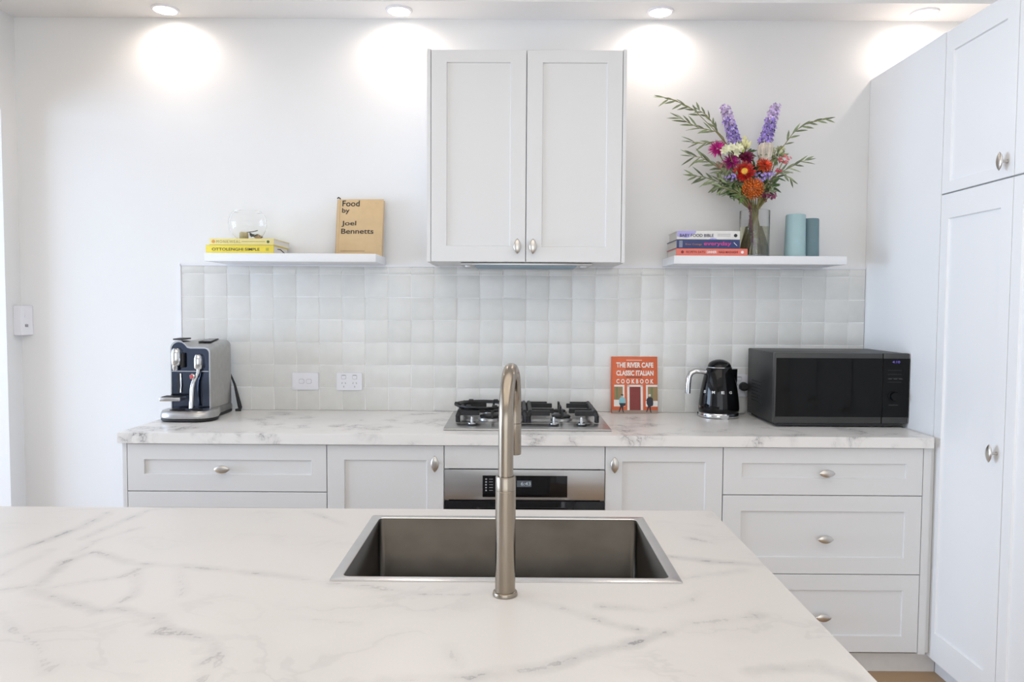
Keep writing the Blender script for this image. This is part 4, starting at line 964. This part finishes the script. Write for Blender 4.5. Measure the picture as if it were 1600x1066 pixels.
flower(1212, 234, -.130, .0342, 'stars', vary(noisy(mat('blush_green', (.45, .46, .25), .5), 60, .4), 0.6, 1.5), 'green and blush small blossoms right of the ivory protea', GF, 14, name='green_blossom')
flower(1126, 258, -.150, .0244, 'cluster', vary(noisy(mat('muted_rose', (.42, .18, .16), .5), 60, .3), 0.6, 1.5), 'muted rose sprig left of the dark magenta aster', GF, 15, name='rose_blossom')
# cream tuberose with lime bract
c = at(1164, 222, -.150); t = thing('tuberose', c, 'cream tuberose buds with a lime green leaf in the upper middle of the bouquet', 'flower', GF)
b = MB()
for i, (dx, dz, L_) in enumerate(((0, .012, .034), (.008, -.004, .030), (-.008, -.002, .030), (.014, -.018, .032), (.002, -.014, .030), (.020, -.006, .018))):
    p = c + Vector((dx, random.uniform(-.01, .006), dz)); d = Vector((dx * 18 + .05, -.2, 1)).normalized()
    b.lathe([(0, -L_ * .5), (L_ * .17, -L_ * .3), (L_ * .27, .05 * L_), (L_ * .22, L_ * .3), (0, L_ * .5)], p, 10, axis=d)
b.build('buds', noisy(mat('tuberose_cream', (.78, .76, .42), .5), 30, .15), t, 60)
b = MB(); leafmesh(b, at(1163, 242, -.160), (-.35, -.1, 1), .065, .018); b.build('bract', lime, t); stem(c - Vector((0, 0, .02)), t, 16)
# ivory protea
c = at(1195, 250, -.150); t = thing('ivory_protea', c, 'ivory barrel-shaped protea above the orange-red aster', 'flower', GF)
b = MB(); b.lathe([(0, -.01), (.018, -.004), (.025, .012), (.026, .038), (.026, .056), (.022, .062), (.008, .063), (0, .062)], c, 24, axis=(.06, -.05, 1))
for i in range(34):
    a = 2 * PI * i / 34; rr = .0285; b.tube([c + Vector((rr * .85 * math.cos(a), rr * .85 * math.sin(a), .008)), c + Vector((rr * 1.06 * math.cos(a), rr * 1.06 * math.sin(a), .036)), c + Vector((rr * .98 * math.cos(a) + .003, rr * .98 * math.sin(a), .061)), c + Vector((rr * .72 * math.cos(a) + .004, rr * .72 * math.sin(a), .068))], .0021, 6)
b.build('bloom', ivory, t, 60); b = MB(); petals(b, c + Vector((0, 0, .0)), (0, 0, 1), 10, .010, .040, .016, 1.0); b.build('bracts', noisy(mat('sage_bract', (.28, .36, .22), .6), 30, .2), t); stem(c - Vector((0, 0, .008)), t, 17, .003)
# delphiniums
def delph(p0, p1, y, lb, k):
    A, C = at(*p0, y), at(*p1, y); t = thing('delphinium', C, lb, 'flower', GF); b = MB(); b2 = MB(); b3 = MB(); ax = (A - C); n_ = 64
    for i in range(n_):
        s = i / (n_ - 1); p = C + ax * s; a = i * 2.4; rr = .0235 * (1 - .28 * s) + .002; d = Vector((math.cos(a), math.sin(a), .25)).normalized()
        q = p + d * rr * random.uniform(.8, 1.1); tgt = b if s < .60 + random.uniform(-.15, .15) else b2
        petals(tgt, q, d + Vector((0, -.3, 0)), 5, .0012, .0145 * (1.1 - .35 * s), .0095, .35)
        if i % 2: petals(b3, q + (d + Vector((0, -.5, 0))).normalized() * .004, d + Vector((0, -.3, 0)), 4, .0002, .0035, .003, .6)
    b.build('florets', vary(noisy(mat('delphinium_violet', (.27, .19, .56), .5), 50, .35), 0.45, 1.6), t, 60); b3.build('floret_eyes', flat('floret_eye', (.30, .27, .20), .6), t, 60); b2.build('upper_florets', vary(noisy(mat('delphinium_lilac', (.52, .40, .68), .5), 50, .2), 0.6, 1.4), t, 60)
    MB().tube([A] + [C + ax * s for s in (.6, .3)] + stem_path(C, k), [.001, .0015, .002, .0022, .0022, .0022, .0022, .0022], 8).build('stem', stemm, t, 60)
delph((1132, 168), (1151, 232), -.120, 'tall violet delphinium spike at the left of the bouquet', 18)
delph((1212, 166), (1195, 226), -.115, 'tall violet delphinium spike at the right of the bouquet', 19)
# olive branches
def olive(pts, y0, y1, leaves, lb, k, bias=(0, 0, 0), step=.013, ll=.06, m=None):
    n_ = len(pts); W = [at(p[0], p[1], y0 + (y1 - y0) * i / (n_ - 1)) for i, p in enumerate(pts)]
    t = thing('olive_branch', W[0], lb, 'branch', 'olive branches of the bouquet')
    path = W[::-1][:-1] + stem_path(W[0], k)
    MB().tube(path, [.0009] + [.0016] * (n_ - 2) + [.0022] * 5, 8).build('stem', stemm, t, 60)
    b = MB(); acc = 0; side = 1; bias = Vector(bias); tot = sum((q - p).length for p, q in zip(W, W[1:])); run = 0
    for p, q in zip(W, W[1:]):
        L_ = (q - p).length; d = (q - p) / L_; s_ = 0
        while acc + s_ < L_:
            c = p + d * (acc + s_); pos = (run + acc + s_) / tot
            if pos >= leaves:
                sd = Vector((-d.z, 0, d.x)) * side; a = random.uniform(.2, .75)
                dd = d * math.cos(a) + sd * math.sin(a) + bias + Vector((0, random.uniform(-.35, .3), 0))
                leafmesh(b, c, dd, ll * random.uniform(.75, 1.15), .0095 * random.uniform(.85, 1.15), (random.uniform(-.4, .4), -1, random.uniform(.0, .9)))
            side = -side; s_ += step
        acc = acc + s_ - L_; run += L_
    leafmesh(b, W[-1], W[-1] - W[-2], ll * .8, .006)
    b.build('leaves', m or leafm, t, 80)
olive([(1150, 245), (1132, 222), (1116, 203), (1100, 187), (1085, 172), (1068, 163), (1050, 155), (1037, 152)], -.14, -.12, .55, 'longest olive branch reaching to the upper left', 20, (-.25, 0, -.30), 0.0147, 0.0528)
olive([(1148, 240), (1120, 206), (1104, 202), (1092, 200), (1076, 192), (1062, 184)], -.15, -.17, .35, 'olive sprig branching left under the longest branch', 21, (-.3, 0, .05), 0.0158, 0.0594)
olive([(1130, 215), (1118, 203), (1112, 190), (1104, 180), (1092, 172)], -.14, -.10, .2, 'short upright olive sprig left of the left delphinium', 22, (0, 0, .1), 0.0147, 0.0449)
olive([(1150, 250), (1128, 220), (1112, 222), (1096, 224), (1082, 222)], -.16, -.18, .55, 'olive sprig pointing left at the height of the magenta aster', 23, (-.3, 0, 0), 0.0168, 0.0594)
olive([(1155, 290), (1130, 268), (1110, 254), (1096, 246), (1080, 244)], -.15, -.16, .25, 'olive sprig at the middle left of the bouquet', 24, (-.1, 0, -.25), 0.0115, 0.0581)
olive([(1160, 300), (1140, 288), (1118, 283), (1100, 277), (1084, 275)], -.16, -.18, .15, 'olive sprig at the lower left of the bouquet', 25, (-.1, 0, -.2), 0.0105, 0.0607)
olive([(1168, 312), (1150, 300), (1140, 297), (1125, 292)], -.17, -.19, .1, 'lowest olive sprig hanging left under the bouquet', 26, (-.1, 0, -.35), 0.0095, 0.0554)
olive([(1205, 250), (1226, 226), (1240, 207), (1256, 195), (1275, 189), (1290, 186)], -.13, -.15, .28, 'long olive branch arching to the upper right', 27, (.25, 0, -.15), 0.0168, 0.0528)
olive([(1200, 282), (1222, 268), (1238, 260), (1250, 253), (1258, 251)], -.16, -.18, .3, 'olive sprig at the middle right of the bouquet', 28, (.2, 0, -.15), 0.0137, 0.0554)
olive([(1195, 290), (1215, 270), (1228, 274), (1236, 280)], -.17, -.17, .5, 'short olive sprig dropping at the lower right', 29, (.2, 0, -.25), 0.0147, 0.0475)
olive([(1190, 300), (1200, 285), (1208, 280), (1216, 277)], -.16, -.18, .1, 'small olive sprig beside the orange pincushion', 30, (.1, 0, -.1), 0.0095, 0.0449, leafd)
# leafy green filler
def filler(px, py, y, n_, r_, m, lb, k, name='leafy_sprig'):
    c = at(px, py, y); t = thing(name, c, lb, 'foliage', 'green filler foliage of the bouquet'); b = MB()
    for i in range(n_):
        d = Vector((random.gauss(0, 1), random.gauss(0, .6), random.gauss(0, .8))).normalized(); leafmesh(b, c + d * r_ * random.uniform(0, .5), d, r_ * random.uniform(.5, 1), r_ * .22)
    b.build('leaves', m, t, 80); stem(c, t, k)
filler(1143, 295, -.155, 42, .045, leafd, 'dark green leaves at the lower left of the bouquet', 31)
filler(1158, 306, -.170, 26, .034, vary(noisy(mat('mid_green', (.12, .22, .05), .5), 30, .3), 0.5, 1.6), 'mid green leaves left of the pincushion', 32)
filler(1180, 268, -.120, 60, .055, leafd, 'dark green leaves filling the centre of the bouquet', 33)
filler(1205, 290, -.140, 34, .040, leafd, 'dark green leaves right of the pincushion', 34)
filler(1135, 262, -.135, 40, .045, vary(noisy(mat('grey_green', (.24, .27, .16), .6), 30, .3), 0.6, 1.6), 'grey-green leaves behind the dark magenta aster', 35)
filler(1214, 246, -.125, 34, .038, vary(noisy(mat('fresh_green', (.20, .27, .12), .6), 30, .3), 0.6, 1.6), 'fresh green leaves right of the protea', 36)
filler(1165, 240, -.115, 30, .040, leafd, 'dark green leaves behind the tuberose', 37)
filler(1152, 283, -.165, 46, .050, leafm, 'long grey-green leaves between the left statice and the pincushion', 38)
filler(1198, 297, -.150, 26, .040, leafm, 'grey-green leaves at the lower right edge of the bouquet', 39)
filler(1128, 286, -.150, 24, .050, leafm, 'grey-green leaves at the far lower left of the bouquet', 40)
# amaranth tassel hanging into the vase
t = thing('amaranth', (vx - .01, vy - .03, SH + .02), 'dark red amaranth tassel standing inside the glass vase', 'flower', None)
b = MB(); A, C = at(1172, 322, -.165), at(1181, 391, -.165)
for i in range(240):
    s = random.random(); p = A + (C - A) * s + Vector((math.sin(s * 2.6) * -.008, 0, 0)); d = Vector((random.gauss(0, 1), random.gauss(0, 1), random.gauss(0, .6))).normalized()
    b.lathe([(0, -.0026), (.0026, 0), (0, .0026)], p + d * .0052, 5, axis=d)
b.build('tassel', noisy(mat('amaranth_red', (.17, .025, .055), .6), 120, .5), t, 60)
MB().tube([A + Vector((0, .01, .02)), A, (A + C) / 2 + Vector((-.006, 0, 0)), C], .0028, 8).build('stem', noisy(mat('amaranth_stem', (.25, .06, .08), .6), 60, .3), t)
